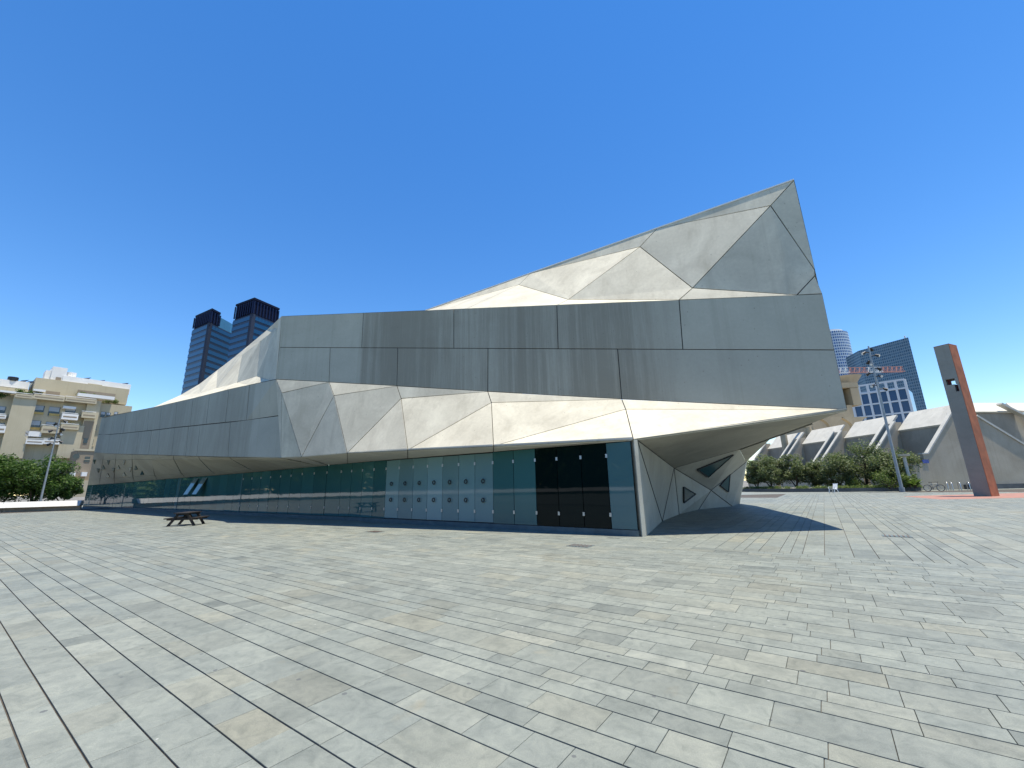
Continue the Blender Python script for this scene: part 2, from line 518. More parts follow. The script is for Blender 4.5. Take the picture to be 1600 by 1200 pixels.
M['conc'] = concrete('pale_concrete', (0.45, 0.412, 0.325), (0.66, 0.61, 0.485), 0.6)
M['conc_band'] = concrete('shaded_streaked_concrete', (0.375, 0.36, 0.293), (0.475, 0.456, 0.372), 0.3, 0.62,  # band's shade put into the colour as a darker copy; streaks are stains
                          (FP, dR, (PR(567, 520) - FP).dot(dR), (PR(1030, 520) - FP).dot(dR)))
M['conc_left'] = concrete('shaded_band_concrete', (0.37, 0.356, 0.293), (0.47, 0.453, 0.373), 0.3, 0.4,  # left band and skirt: shade put into the colour as darker concrete
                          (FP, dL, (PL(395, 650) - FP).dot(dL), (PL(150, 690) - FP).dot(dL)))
M['seam'] = plain('dark_seam', (0.035, 0.035, 0.035), 0.9)
M['soffit'] = concrete('soffit_concrete', (0.44, 0.42, 0.36), (0.56, 0.54, 0.47), 0.5)
M['g_teal'] = glassmat('teal_glass', (0.042, 0.13, 0.132), 0.03, 0.6, 0.06)
M['g_mid'] = glassmat('backed_teal_glass', (0.045, 0.13, 0.13), 0.03, 0.4, 0.03)
M['g_door'] = glassmat('frosted_door_glass', (0.15, 0.255, 0.26), 0.05, 0.4, 0.03)
M['g_black'] = glassmat('clear_dark_glass', (0.003, 0.009, 0.009), 0.02, 0.15, 0.03)
M['g_pale'] = glassmat('pale_corner_glass', (0.075, 0.16, 0.17), 0.03, 0.5, 0.03)
M['steel'] = plain('brushed_steel', (0.55, 0.56, 0.56), 0.35, 0.8)
M['black'] = plain('black_metal', (0.012, 0.012, 0.013), 0.45)
M['sill'] = plain('grey_sill', (0.1, 0.13, 0.135), 0.6, var=0.2)
M['winpane'] = glassmat('small_window_glass', (0.03, 0.075, 0.08), 0.2, 0.06)

mus = empty('museum_building', C0, 'faceted pale concrete museum with sharp upturned prow and teal glass ground floor', 'museum')
bk = MB()
def P(name, pts, mat='conc', **k):
    return panel(name, pts, mus, M[mat], backing=bk, **k)

# --- great grey band (two courses of panels)
tR = lambda u: PR(u, 494 + (u - 440) * (459.5 - 494) / (1281 - 440))          # top edge
mR = lambda u: PR(u, 542.7 + (u - 437) * (547 - 542.7) / (1301 - 437))        # middle joint
def botv(u):
    pts = [(431, 592.5), (514, 597), (620, 603), (762, 611.7), (971.4, 623.7), (1320, 641)]
    for (a, b), (c, d) in zip(pts, pts[1:]):
        if u <= c: return b + (u - a) * (d - b) / (c - a)
    return pts[-1][1]
bR = lambda u: PR(u, botv(u))
TT = V((T.x, T.y, 0))
topT = PR(1281, 459.5); topT = V((T.x, T.y, topT.z)); midT = V((T.x, T.y, PR(1301, 547).z))
F = V((FP.x, FP.y, PR(431, 592.5).z)); Ft = V((FP.x, FP.y, tR(440).z)); Fm = V((FP.x, FP.y, mR(437).z))
F = bR(431); Ft = tR(440); Fm = mR(437)
ups = [(Ft, Fm), (tR(568), mR(565)), (tR(709), mR(709)), (tR(870), mR(872)), (tR(1061), mR(1067)), (topT, midT)]
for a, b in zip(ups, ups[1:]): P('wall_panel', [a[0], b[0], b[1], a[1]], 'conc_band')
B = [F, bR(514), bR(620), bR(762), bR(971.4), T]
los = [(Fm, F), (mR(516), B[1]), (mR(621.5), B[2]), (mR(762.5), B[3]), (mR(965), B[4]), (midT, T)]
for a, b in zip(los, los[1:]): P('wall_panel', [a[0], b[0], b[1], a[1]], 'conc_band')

# --- sunlit facets between the band and the lip
E = [PE(417, 716), PE(471, 714), PE(542.5, 708), PE(637, 703.3), PE(771, 697), PE(989.5, 686)]
E0 = V((FP.x, FP.y, PE(428, 716).z)); E[0] = E0
Mpx = [(440, 614), (521.7, 618), (626.7, 622.7), (767.7, 629), (977.7, 639.4)]
Ms = [onp(u, v_, FP + nR * o, nR) for (u, v_), o in zip(Mpx, (0.12, 0.22, 0.34, 0.5, 0.75))]
sR = lambda p: (p - FP).dot(nR)
for i in range(4):
    q_ = onp(*Mpx[i + 1], Ms[i], newell([Ms[i], B[i + 1], E[i + 1]]))
    print('ridge', i, round(sR(q_), 2), round(sR(Ms[i + 1]), 2))
    if 0.08 < sR(q_) < 1.0: Ms[i + 1] = q_
for i in range(5):
    P('facet_panel', [B[i], B[i + 1], Ms[i]])
for i in range(4):
    P('facet_panel', [Ms[i], B[i + 1], Ms[i + 1], E[i + 1]])
    P('facet_panel', [E[i + 1], Ms[i + 1], E[i + 2]])
P('facet_panel', [Ms[4], T, E[5]])
P('facet_panel', [F, Ms[0], E[0]])
P('facet_panel', [Ms[0], E[1], E[0]])

# --- soffit behind the lip
def glasstop():
    out = []
    for u, v_ in ((987, 689), (771, 706), (637, 716), (543, 724), (470, 730)): out.append(onp(u, v_, C0, nGl))
    k = onp(430, 734, C0, nGl); out.append(V((GF.x, GF.y, k.z)))
    for u, v_ in ((370, 740), (306, 745), (243, 750), (191, 754.7)): out.append(onp(u, v_, GF, nGl2))
    k = onp(131, 758.6, GF, nGl2); out.append(V((GE.x, GE.y, k.z)))
    return out
GT = glasstop()
low = V((0, 0, -30))
for pts in ([E[5], E[4], GT[1]], [E[5], GT[1], GT[0]], [E[4], E[3], GT[2]], [E[4], GT[2], GT[1]], [E[3], E[2], GT[3]], [E[3], GT[3], GT[2]],
            [E[2], E[1], GT[4]], [E[2], GT[4], GT[3]], [E[1], E[0], GT[5]], [E[1], GT[5], GT[4]]):
    P('soffit_panel', pts, 'soffit', face_to=pts[0] + low)

# --- left band: two courses, receding
tl = [(431, 592.5), (390, 601), (357.7, 608), (327.7, 615.5), (301.7, 622), (276.7, 628), (252, 633.5), (233, 637.5), (215, 641.5), (197, 645), (180, 648.5), (165, 652), (152, 655)]
ml = [(423.5, 653), (385, 657), (352, 660), (322, 663), (297, 665.7), (273, 668), (249, 671), (230, 673), (211, 675), (193, 677), (176, 678.5), (161, 679.5), (148, 680.5)]
m2 = [(423.5, 653), (360, 659.3), (313, 664), (295, 666), (273, 668), (250, 671), (237, 672.4), (217, 674.3), (196, 676.6), (172, 678.8), (148, 680.5)]
bl = [(417, 716), (356, 714.5), (307, 713.2), (289.5, 712.7), (268, 712), (245.5, 711.2), (232, 710.9), (212, 710.4), (191.5, 709.8), (167, 709), (143.5, 708)]
UL = [(PL(*a), PL(*b)) for a, b in zip(tl, ml)]
UL[0] = (F, V((FP.x, FP.y, UL[0][1].z)))
LL = [(PL(*a), PL(*b)) for a, b in zip(m2, bl)]
LL[0] = (UL[0][1], E0)
UL[-1] = (V((LEND.x, LEND.y, UL[-1][0].z)), V((LEND.x, LEND.y, UL[-1][1].z)))
LL[-1] = (UL[-1][1], V((LEND.x, LEND.y, LL[-1][1].z)))
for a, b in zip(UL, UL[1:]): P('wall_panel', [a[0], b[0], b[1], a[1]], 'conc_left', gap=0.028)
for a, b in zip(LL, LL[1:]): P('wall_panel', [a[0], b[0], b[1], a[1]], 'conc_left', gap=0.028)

# --- folded skirt under the left band, down to the glass
zb = lambda s: lerp(E0, LL[-1][1], s)
gtl = [GT[5], GT[6], GT[7], GT[8], GT[9], GT[10]]
SL = (LEND - FP).length
def skirt_low(s):
    ql = (gtl[-1] - GF).dot(dL); q = [((p - GF).dot(dL)) / ql for p in gtl]
    for (p, a), (r, b) in zip(zip(gtl, q), zip(gtl[1:], q[1:])):
        if s <= b: return lerp(p, r, max(0, (s - a)) / (b - a))
    return gtl[-1]
def sk(s, k, o=0.0):                            # point on the skirt, k = 0 at the band, 1 at the glass
    return lerp(zb(s), skirt_low(s), k) + (nL * 0.9 + V((0, 0, -0.4))) * o
bays = [0.0] + [((PL(u, 712) - FP).dot(dL)) / SL for u in (357, 309, 270, 235, 206, 181, 162)] + [1.0]
skirts = []
for i in range(len(bays) - 1):
    a, b = bays[i], bays[i + 1]
    last = i == len(bays) - 2
    r = 0.1 if i < 4 else 0.04
    Ma = sk(a + 0.001, 0.18, r) if i else sk(0, 0.2, 0.1)
    Mb = sk(b - 0.001, 0.18, r) if not last else sk(b, 0.18)
    Da = sk(a + (b - a) * 0.06, 0.8, r * 0.4); Db = sk(b + (0 if last else 0.003), 0.8, r * 0.4)
    for pts in ([zb(a), zb(b), Mb], [zb(a), Mb, Ma] , [Ma, Mb, Da], [Mb, Db, Da], [Da, Db, skirt_low(b), skirt_low(a)]):
        if i == 0 and pts[1] is Mb and False: continue
        skirts.append(pts)
for pts in skirts:
    nn = newell(pts)
    if nn.dot(nL) < 0: pts = pts[::-1]
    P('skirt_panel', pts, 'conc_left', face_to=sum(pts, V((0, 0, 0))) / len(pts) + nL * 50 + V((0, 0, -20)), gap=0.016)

# small triangular openings in the left skirt
from mathutils.geometry import intersect_ray_tri
def surface_hit(u, v_, polys):
    best = None
    for pts in polys:
        for k in range(1, len(pts) - 1):
            h = intersect_ray_tri(pts[0], pts[k], pts[k + 1], ray(u, v_), CAM)
            if h is not None and (best is None or (h - CAM).length < (best[0] - CAM).length):
                n_ = newell([pts[0], pts[k], pts[k + 1]])
                if n_.dot(CAM - h) < 0: n_ = -n_
                best = (h, n_)
    return best
for x, y, dwn in ((237, 255, 1), (320, 310, 0), (370, 262, 1), (275, 340, 1), (365, 385, 0), (418, 335, 1), (465, 310, 0), (520, 262, 1), (520, 375, 0), (580, 328, 1), (632, 312, 0), (692, 362, 0)):
    u, v_ = 110 + x / 6.154, 680 + y / 6.154
    h = surface_hit(u, v_, skirts)
    if h is None: continue
    c, nS = h
    off = [(-2.6, -3.3), (2.0, -3.3), (-0.4, 3.6)] if dwn else [(-3.0, 3.4), (2.8, 2.4), (-0.3, -3.6)]
    tri = [onp(u + a_, v_ + b_, c, nS) + nS * 0.05 for a_, b_ in off]
    b = MB(); b.prism(tri, nS, 0.1)
    b.build('triangular_window', M['winpane'], mus)

# --- ground floor glazing
LG = (GF - C0).length
dG = (GF - C0).normalized(); dG2 = (GE - GF).normalized()
L2 = (GE - GF).length
def gline(s): return C0 + dG * s if s <= LG else GF + dG2 * (s - LG)
sgt = [(p - C0).dot(dG) if i <= 5 else LG + (p - GF).dot(dG2) for i, p in enumerate(GT)]
def gtop(s):
    for i in range(len(GT) - 1):
        if s <= sgt[i + 1]: return lerp(GT[i].z, GT[i + 1].z, max(0, (s - sgt[i])) / (sgt[i + 1] - sgt[i]))
    return GT[-1].z
us = [1003, 955.5, 913.5, 874.5, 839.5, 804, 771, 742, 716, 690, 666, 643, 620.5, 599.5, 580, 561.5]
S = [0.12] + [(onp(u, 820, C0, nGl) - C0).dot(dG) for u in us[1:]]
step = (S[-1] - S[7]) / 8
while S[-1] + step < LG - 0.2: S.append(S[-1] + step)
S[-1] = LG - 0.02
k2 = int(round(L2 / 1.25)); n2 = k2
S2 = [LG + 0.02 + (L2 - 0.04) * i / k2 for i in range(k2 + 1)]
def gp(s, z, o=0.0):
    p = gline(s); n_ = nGl if s <= LG else nGl2
    return V((p.x, p.y, z)) + n_ * o
allS = list(zip(S, S[1:])) + list(zip(S2, S2[1:]))
for i, (a, b) in enumerate(allS):
    kind = 'g_pale' if i == 0 else 'g_black' if i < 4 else 'g_mid' if i < 6 else 'g_door' if i < 13 else 'g_teal'
    g_ = 0.012
    n_ = nGl if b <= LG else nGl2
    tilt = random.uniform(-0.006, 0.006)
    door = 6 <= i < 13
    z0 = 0.2 if not door else 0.22
    zt0, zt1 = gtop(a + g_) - 0.015, gtop(b - g_) - 0.015
    if door: zt0 -= 0.03; zt1 -= 0.03
    nm = 'door' if door else 'glass_pane'
    bm_ = MB()
    bm_.prism([gp(a + g_, z0, tilt), gp(b - g_, z0, -tilt), gp(b - g_, zt1, -tilt), gp(a + g_, zt0, tilt)], n_, 0.02)
    d = bm_.build(nm, M[kind], mus)
    if i in (0,): d['label'] = 'pale corner pane of glass'
    if door and i == 9: d.data.materials[0] = glassmat('lighter_door_glass', (0.17, 0.28, 0.29), 0.05, 0.5, 0.03)
    if door:
        mid = (a + b) / 2
        for zz in (1.05, 1.78):
            r_ = MB(); r_.torus(gp(mid, zz, 0.06), n_, 0.075, 0.02, 18, 6)
            for dz in (-0.07, 0.07): r_.tube([gp(mid, zz + dz, -0.01), gp(mid, zz + dz, 0.06)], 0.014, 6)
            r_.build('door_ring', M['black'], d)
    if i < 26:
        for f_, zz in ((0, 0.62), (1, None)):
            zc = zz if zz else gtop(b) - 0.42
            c_ = MB(); c_.box(gp(b, zc, 0.012), (0.07, 0.03, 0.12), (dG, nGl, V((0, 0, 1))))
            c_.build('clamp_plate', M['steel'], d)
# dark void behind the panes, base kerb, corner edge
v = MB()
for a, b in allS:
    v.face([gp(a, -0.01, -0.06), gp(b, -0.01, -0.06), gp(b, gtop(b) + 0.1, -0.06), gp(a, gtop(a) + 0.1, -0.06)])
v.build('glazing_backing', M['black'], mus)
for a, b in ((0.1, LG), (LG, LG + L2)):
    n_ = nGl if b <= LG else nGl2
    s = MB(); s.prism([gp(a, 0, 0.03), gp(b - 1e-4, 0, 0.03) if b <= LG else gp(b, 0, 0.03), gp(b - 1e-4, 0.18, 0.03) if b <= LG else gp(b, 0.18, 0.03), gp(a, 0.18, 0.03)], n_, 0.09)
    s.build('base_sill', M['sill'], mus)
# fins and posts of the far glazing, two opened vents
for u, w_ in ((192, 0.1), (276, 0.5), (375, 0.18)):
    p = onp(u, 780, GF, nGl2); s_ = LG + (p - GF).dot(dG2)
    b = MB(); b.prism([gp(s_ - w_ / 2, 0.19, 0.03), gp(s_ + w_ / 2, 0.19, 0.03), gp(s_ + w_ / 2, gtop(s_) - 0.02, 0.03), gp(s_ - w_ / 2, gtop(s_) - 0.02, 0.03)], nGl2, 0.03)
    b.build('glass_fin', M['g_pale'], mus)
for u in (307, 320.5):
    p = onp(u, 752, GF, nGl2); s_ = LG + (p - GF).dot(dG2); zt = gtop(s_) - 0.12
    a, b_ = gp(s_ - 0.42, zt, 0.05), gp(s_ + 0.42, zt, 0.05)
    c_, d_ = gp(s_ + 0.42, zt - 1.25, 0.62), gp(s_ - 0.42, zt - 1.25, 0.62)
    b = MB(); b.prism([a, b_, c_, d_], nGl2 + V((0, 0, 0.5)), 0.03)
    o = b.build('opened_vent', M['g_pale'], mus)

# --- corner edge and the hollowed east flank
e1, e2, e3, e4, e5 = gnd(1034.7, 814.5), gnd(1061, 803.6), gnd(1091.6, 796), gnd(1144, 791), gnd(1156, 787)
E5 = E[5]
cc = MB()
cn = hv(C0, C0 + V((1, 0.2, 0)))
cx = V((0.98, 0.18, 0)).normalized()
cc.hexa([C0 + cx * 0.0 - cn * 0.0, C0 + cx * 0.12, C0 + cx * 0.12 - cn * 0.3, C0 - cn * 0.3 - nG * 0.1], [V((p.x, p.y, E5.z - 0.02)) for p in (C0, C0 + cx * 0.12, C0 + cx * 0.12 - cn * 0.3, C0 - cn * 0.3 - nG * 0.1)])
cc.build('corner_edge', M['conc'], mus)
Cb = C0 + cx * 0.135 - cn * 0.05
Ct = V((Cb.x, Cb.y, E5.z - 0.02))
w2 = dep(1058.5, 731, e2.y); w2 = V((e2.x, e2.y, w2.z))
X = dep(1111, 766, 26.0)
K1 = dep(1155, 702, 24.0)
K = dep(1212, 678, 22.5)
J = dep(1268.8, 661, 18.0)
Kd = dep(1166, 721.6, 27.5)
flank = []
M['flank'] = concrete('shaded_flank_concrete', (0.3, 0.285, 0.24), (0.42, 0.4, 0.335), 0.5)  # darker copy of the concrete, the flank's shade is in its colour
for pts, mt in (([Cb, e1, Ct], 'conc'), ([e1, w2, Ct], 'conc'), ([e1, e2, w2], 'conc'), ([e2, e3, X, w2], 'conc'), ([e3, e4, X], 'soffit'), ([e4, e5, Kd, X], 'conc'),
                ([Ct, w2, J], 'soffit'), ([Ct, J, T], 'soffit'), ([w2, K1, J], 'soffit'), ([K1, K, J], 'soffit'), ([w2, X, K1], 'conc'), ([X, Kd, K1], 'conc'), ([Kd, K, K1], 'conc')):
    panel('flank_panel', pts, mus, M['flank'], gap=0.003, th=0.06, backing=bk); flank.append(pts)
sm = MB()
for a, b_ in ((Ct, w2), (w2, X), (X, e4), (e3, X), (e1, Ct), (e1, w2), (e2, w2), (X, Kd), (w2, K1), (K1, K)):
    sm.bar(a + (CAM - a).normalized() * .02, b_ + (CAM - b_).normalized() * .02, 0.035, 0.03)
sm.build('joint_seam', M['seam'], mus)
def win(px):
    cu, cv = sum(p[0] for p in px) / 3, sum(p[1] for p in px) / 3
    c, nrm = surface_hit(cu, cv, flank)
    q = [onp(u, v_, c + nrm * 0.06, nrm) for u, v_ in px]
    b = MB(); b.prism(q, nrm, 0.05)
    o = b.build('triangular_window', M['winpane'], mus)
    for a, c in zip(q, q[1:] + q[:1]):
        f = MB(); f.bar(a, c, 0.05, 0.05, nrm); f.build('window_frame', M['seam'], o)
win([(1068.6, 761), (1087, 772), (1069, 785.7)])
win([(1090.5, 733.6), (1146, 711), (1106.9, 745.6)])
win([(1140.8, 741), (1138.6, 768.6), (1125.5, 758.8)])

# --- roof facets above the great band
A = V((T.x, T.y, PR(1241, 281).z))
A = PR(1241, 281)
V1, V2 = PR(1273.5, 422), PR(1273.5, 430.5)
R3 = PR(665, 485.2, 4.6)
nRg = hv(A, R3)
RG = lambda u, v_: onp(u, v_, A, nRg)
r1, r2 = RG(1027, 356.6), RG(829, 427)
sb = lambda p: -(p - FP).dot(nR)
U1 = PR(1204, 321, 0.1)
L1 = PR(1082, 450, 0.2)
def coplanar(u, v_, a, b_, c_, lo, hi):         # keep a facet flat, within sensible setbacks
    n_ = newell([a, b_, c_]); p = onp(u, v_, a, n_)
    print('setback', u, round(sb(p), 2))
    return p if lo < sb(p) < hi else PR(u, v_, min(hi, max(lo, sb(p))))
Lb = tR(1061)
U2 = coplanar(1000, 385.5, U1, L1, r1, sb(r1) + 0.0, sb(r1) + 0.5)
L2_ = coplanar(888, 468, U2, L1, Lb, 0.5, 1.6)
U3 = coplanar(810.6, 445, U2, L2_, r2, sb(r2) - 0.2, sb(r2) + 0.6); Lc = tR(1245); Ld = tR(871); Le = tR(729); Lf = tR(665)
L0 = tR(1245)
for pts in ([A, U1, r1], [A, V1, U1], [U1, V1, V2, L0, L1], [V2, topT, L0], [U1, L1, U2, r1], [r1, U2, r2], [U2, L1, Lb, L2_], [L1, L0, Lb], [L2_, Lb, Ld],
            [U2, L2_, U3, r2], [U3, L2_, Ld, Le], [r2, U3, R3], [U3, Le, R3]):
    P('roof_panel', pts, 'conc')

# --- roof facets above the left band
bv = [F, PL(421.7, 594.3), PL(389, 601.2), PL(356.7, 608.2), PL(306.7, 620.8), PL(240, 636.2)]
sv = [Ft] + [PL(u, v_, b) for u, v_, b in ((416.7, 516, 1.8), (386.7, 541, 3.6), (366.7, 557.5, 4.8), (340, 578, 5.6), (311.7, 600, 5.6), (281.7, 617.5, 4.6))]
p1, p2, p3, p4, p5, p6, p7 = [PL(u, v_, b) for u, v_, b in ((433, 512.5, 0.35), (401, 588, 0.45), (406.7, 533, 1.3), (370, 598, 0.9), (378, 555, 2.8), (338, 606.7, 1.2), (312.5, 614, 1.4))]
for pts in ([Ft, p1, F], [Ft, sv[1], p1], [p1, bv[1], F], [p1, p2, bv[1]], [sv[1], sv[2], p3], [sv[1], p3, p1], [p1, p3, p2], [p3, p4, p2], [p2, p4, bv[2]], [p2, bv[2], bv[1]],
            [p4, bv[3], bv[2]], [sv[2], sv[3], p5], [sv[2], p5, p3], [p3, p5, p4], [p5, p6, p4], [p4, p6, bv[3]], [p5, sv[3], p6], [sv[3], sv[4], p6], [sv[4], sv[5], p7], [sv[4], p7, p6], [p6, p7, bv[4]], [p6, bv[4], bv[3]],
            [p7, sv[5], sv[6]], [p7, sv[6], bv[4]], [bv[4], sv[6], bv[5]]):
    panel('roof_panel', pts, mus, M['conc'], gap=0.006, th=0.05, backing=bk)

# --- rear closing surfaces (roof falling away, east and west ends)
Q1 = dep(1195, 560, 27.0); Q2 = V((-6, 38, 9.0)); Q3 = V((-36, 62, 6.0))
rear = MB()
for pts in ([A, Q1, r1], [r1, Q1, Q2], [r1, Q2, r2], [r2, Q2, R3], [R3, Q2, Ft], [R3, Ft, Lf], [Ft, Q2, sv[1]], [sv[1], Q2, sv[2]], [sv[2], Q2, sv[3]], [sv[3], Q2, sv[4]], [sv[4], Q2, Q3], [sv[4], Q3, sv[5]],
            [sv[5], Q3, sv[6]], [sv[6], Q3, bv[5]], [bv[5], Q3, UL[-1][0]], [A, T, Q1], [T, J, Q1], [J, K, Q1], [K, Kd, Q1], [Kd, e5, Q1],
            [UL[-1][0], Q3, LL[-1][1]], [LL[-1][1], Q3, GT[10]], [GT[10], Q3, V((Q3.x, Q3.y, 0))], [GT[10], V((Q3.x, Q3.y, 0)), GE]):
    rear.face(pts)
rear.build('rear_roof', M['conc'], mus)
bk.build('backing_shell', M['seam'], mus)
# bright metal coping along the long ridge
cp = MB(); cp.bar(A + V((0, 0.03, 0.02)), R3 + V((0, 0.03, 0.02)), 0.1, 0.05); cp.build('ridge_coping', plain('white_coping', (0.75, 0.75, 0.73), 0.4), mus)

# ------------------------------------------------------------------ right: concrete opera block with sloping fins
M['board'] = concrete('board_marked_concrete', (0.36, 0.305, 0.225), (0.48, 0.415, 0.32), 0.35)
M['board_dark'] = concrete('dark_recess_concrete', (0.26, 0.225, 0.175), (0.36, 0.315, 0.25), 0.5)  # darker concrete for the recessed walls
M['cap'] = concrete('whitewashed_cap', (0.46, 0.44, 0.385), (0.6, 0.57, 0.5), 0.6)
M['tan'] = concrete('tan_concrete', (0.3, 0.25, 0.17), (0.42, 0.36, 0.25), 0.2)
M['basalt'] = plain('dark_stone_kerb', (0.06, 0.065, 0.07), 0.6, var=0.3, scale=2)
YG = 52.0
gc = dep(1487, 645, YG)                        # ridge corner of the gable
XW, ZT = gc.x, gc.z
ledge = dep(1449.5, 709.7, YG)
FIN = XW - ledge.x; ZL = ledge.z
opera = empty('opera_block', (XW, YG, 0), 'long board-marked concrete block with white sloping fins behind the olive trees', 'building')
def fin(y0, th, name='sloping_fin'):
    """trapezoid fin in the XZ plane at depth y0, white coping on its slope"""
    b = MB(); b.prism([V((XW - FIN - 0.6, y0, 0)), V((XW + 1.0, y0, 0)), V((XW + 1.0, y0, ZT)), V((XW, y0, ZT)), V((XW - FIN, y0, ZL)), V((XW - FIN - 0.6, y0, ZL))], V((0, -1, 0)), th)
    o = b.build(name, M['board'], opera)
    c = MB(); a, d = V((XW - FIN, y0 + th / 2 - 0.03, ZL + 0.04)), V((XW + 0.1, y0 + th / 2 - 0.03, ZT + 0.12))
    c.bar(a, d, th + 0.08, 0.16, V((0, 1, 0)).cross(d - a))
    c.build('white_coping', M['cap'], o)
    c = MB(); c.box((XW - FIN - 0.3, y0 + th / 2, ZL + 0.09), (0.75, th + 0.1, 0.16)); c.build('ledge_cap', M['cap'], o)
wallpx = [(1199, 691.4, 1240, 684.4), (1252.6, 683, 1301.9, 675.9), (1318.2, 673.7, 1382, 664.1), (1401.7, 660.5, 1481.8, 648.4)]
DX = XW + 0.35
ys = []
for u0, v0, u1, v1 in wallpx:
    a = onp(u0, v0, V((DX, 0, 0)), V((1, 0, 0))); b = onp(u1, v1, V((DX, 0, 0)), V((1, 0, 0)))
    ys.append((b.y, a.y))
ZW = ZT - 1.2
for i, (n0, f0) in enumerate(ys):
    n0 = max(n0, YG + 0.9)
    fin(n0 - 0.5 if i < 3 else YG, 0.45)
    fin(f0 + 0.05, 0.45)
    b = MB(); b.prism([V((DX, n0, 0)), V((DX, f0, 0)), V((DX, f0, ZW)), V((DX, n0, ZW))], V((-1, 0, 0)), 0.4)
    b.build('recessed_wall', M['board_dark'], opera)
    b = MB(); b.prism([V((DX - 0.2, n0, ZW)), V((DX - 0.2, f0, ZW)), V((DX + 2.2, f0, ZT + 1.4)), V((DX + 2.2, n0, ZT + 1.4))], V((-0.6, 0, 0.8)), 0.25)
    b.build('roof_slope', M['cap'], opera)
    b = MB(); b.prism([V((XW - FIN - 0.5, n0, 0)), V((XW - FIN - 0.5, f0, 0)), V((XW - FIN - 0.5, f0, ZL - 0.5)), V((XW - FIN - 0.5, n0, ZL - 0.5))], V((-1, 0, 0)), 0.4)
    b.build('low_wall', M['board'], opera)
# camera-facing gable: right slope, recess above it and its roof
ra = dep(1528, 650.6, YG); rb = dep(1640, 720, YG)
b = MB(); b.prism([V((XW, YG - 0.02, 0)), V((rb.x, YG - 0.02, 0)), V((rb.x, YG - 0.02, rb.z)), V((ra.x, YG - 0.02, ra.z)), V((XW + 1.6, YG - 0.02, ZT)), V((XW, YG - 0.02, ZT))], V((0, -1, 0)), 0.7)
b.build('gable_wall', M['board'], opera)
c = MB(); c.bar(V((ra.x - 0.2, YG + 0.3, ra.z + 0.1)), V((rb.x, YG + 0.3, rb.z + 0.08)), 0.9, 0.22); c.build('white_coping', M['cap'], opera)
RY = YG + 4.0
q0, q1 = dep(1500, 643.5, RY), dep(1583, 643.5, RY)
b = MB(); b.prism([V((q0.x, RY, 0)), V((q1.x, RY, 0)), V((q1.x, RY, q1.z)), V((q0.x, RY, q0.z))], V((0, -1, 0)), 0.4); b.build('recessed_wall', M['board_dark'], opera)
h0, h1 = dep(1500, 629.5, RY + 2.5), dep(1562, 629.5, RY + 2.5)
b = MB(); b.prism([V((q0.x - 1, RY - 0.3, q0.z)), V((q1.x, RY - 0.3, q1.z)), V((h1.x, RY + 2.5, h1.z)), V((h0.x - 1, RY + 2.5, h0.z))], V((0, -0.7, 0.7)), 0.25); b.build('roof_slope', M['cap'], opera)
q2, q3 = dep(1592, 652, RY - 0.1), dep(1720, 652, RY - 0.1)
b = MB(); b.prism([V((q1.x, RY, 0)), V((q3.x, RY + 1.5, 0)), V((q3.x, RY + 1.5, q1.z - 0.5)), V((q1.x, RY, q1.z - 0.2))], V((0, -1, 0)), 0.4); b.build('recessed_wall', M['board'], opera)
c = MB(); s0, s1 = dep(1561, 631, RY - 0.5), dep(1680, 690, RY - 0.5); c.bar(s0, s1, 0.7, 0.25); c.build('white_coping', M['cap'], opera)
h2, h3 = dep(1572, 629.5, RY + 2.5), dep(1700, 629.5, RY + 2.5); w0, w1 = dep(1586, 641, RY + 0.6), dep(1700, 652, RY + 0.6)
b = MB(); b.prism([V((w0.x, RY + 0.6, w0.z)), V((w1.x, RY + 0.6, w1.z)), h3, h2], V((0, -0.7, 0.7)), 0.25); b.build('roof_slope', M['cap'], opera)
b = MB(); b.box((XW + 16, YG + 25, ZT * 0.5 - 0.3), (26, 36, ZT - 0.6)); b.build('core', M['board'], opera)
b = MB(); b.box((XW + 12, YG + 0.0 - 0.35, 0.28), (26, 0.6, 0.56)); b.build('stone_base', M['basalt'], opera)
# service door bay with blue sign
sb_ = dep(1440, 735, YG - 0.5)
b = MB(); b.box((sb_.x - 0.3, YG - 0.25, 1.6), (2.4, 0.5, 3.2)); b.build('entrance_bay', M['board'], opera)
bl_ = dep(1446, 721, YG - 0.52)
sg = MB(); sg.box((bl_.x, YG - 0.54, bl_.z), (0.75, 0.04, 0.42)); tag(sg.build('wall_sign', plain('blue_enamel', (0.02, 0.06, 0.3), 0.3)), 'small blue sign on the concrete wall beside the olive trees', 'sign')
lp = dep(1423, 757, YG - 1.5)
pt = empty('post_lamp', (lp.x, YG - 1.5, 0), 'short pale post with flat cap beside the blue sign', 'lamp post')
b = MB(); b.tube([(lp.x, YG - 1.5, 0), (lp.x, YG - 1.5, 4.0)], 0.16, 10); b.build('post', M['cap'], pt)
b = MB(); b.tube([(lp.x, YG - 1.5, 4.0), (lp.x, YG - 1.5, 4.25)], [0.5, 0.62], 14); b.build('lamp_cap', M['cap'], pt)

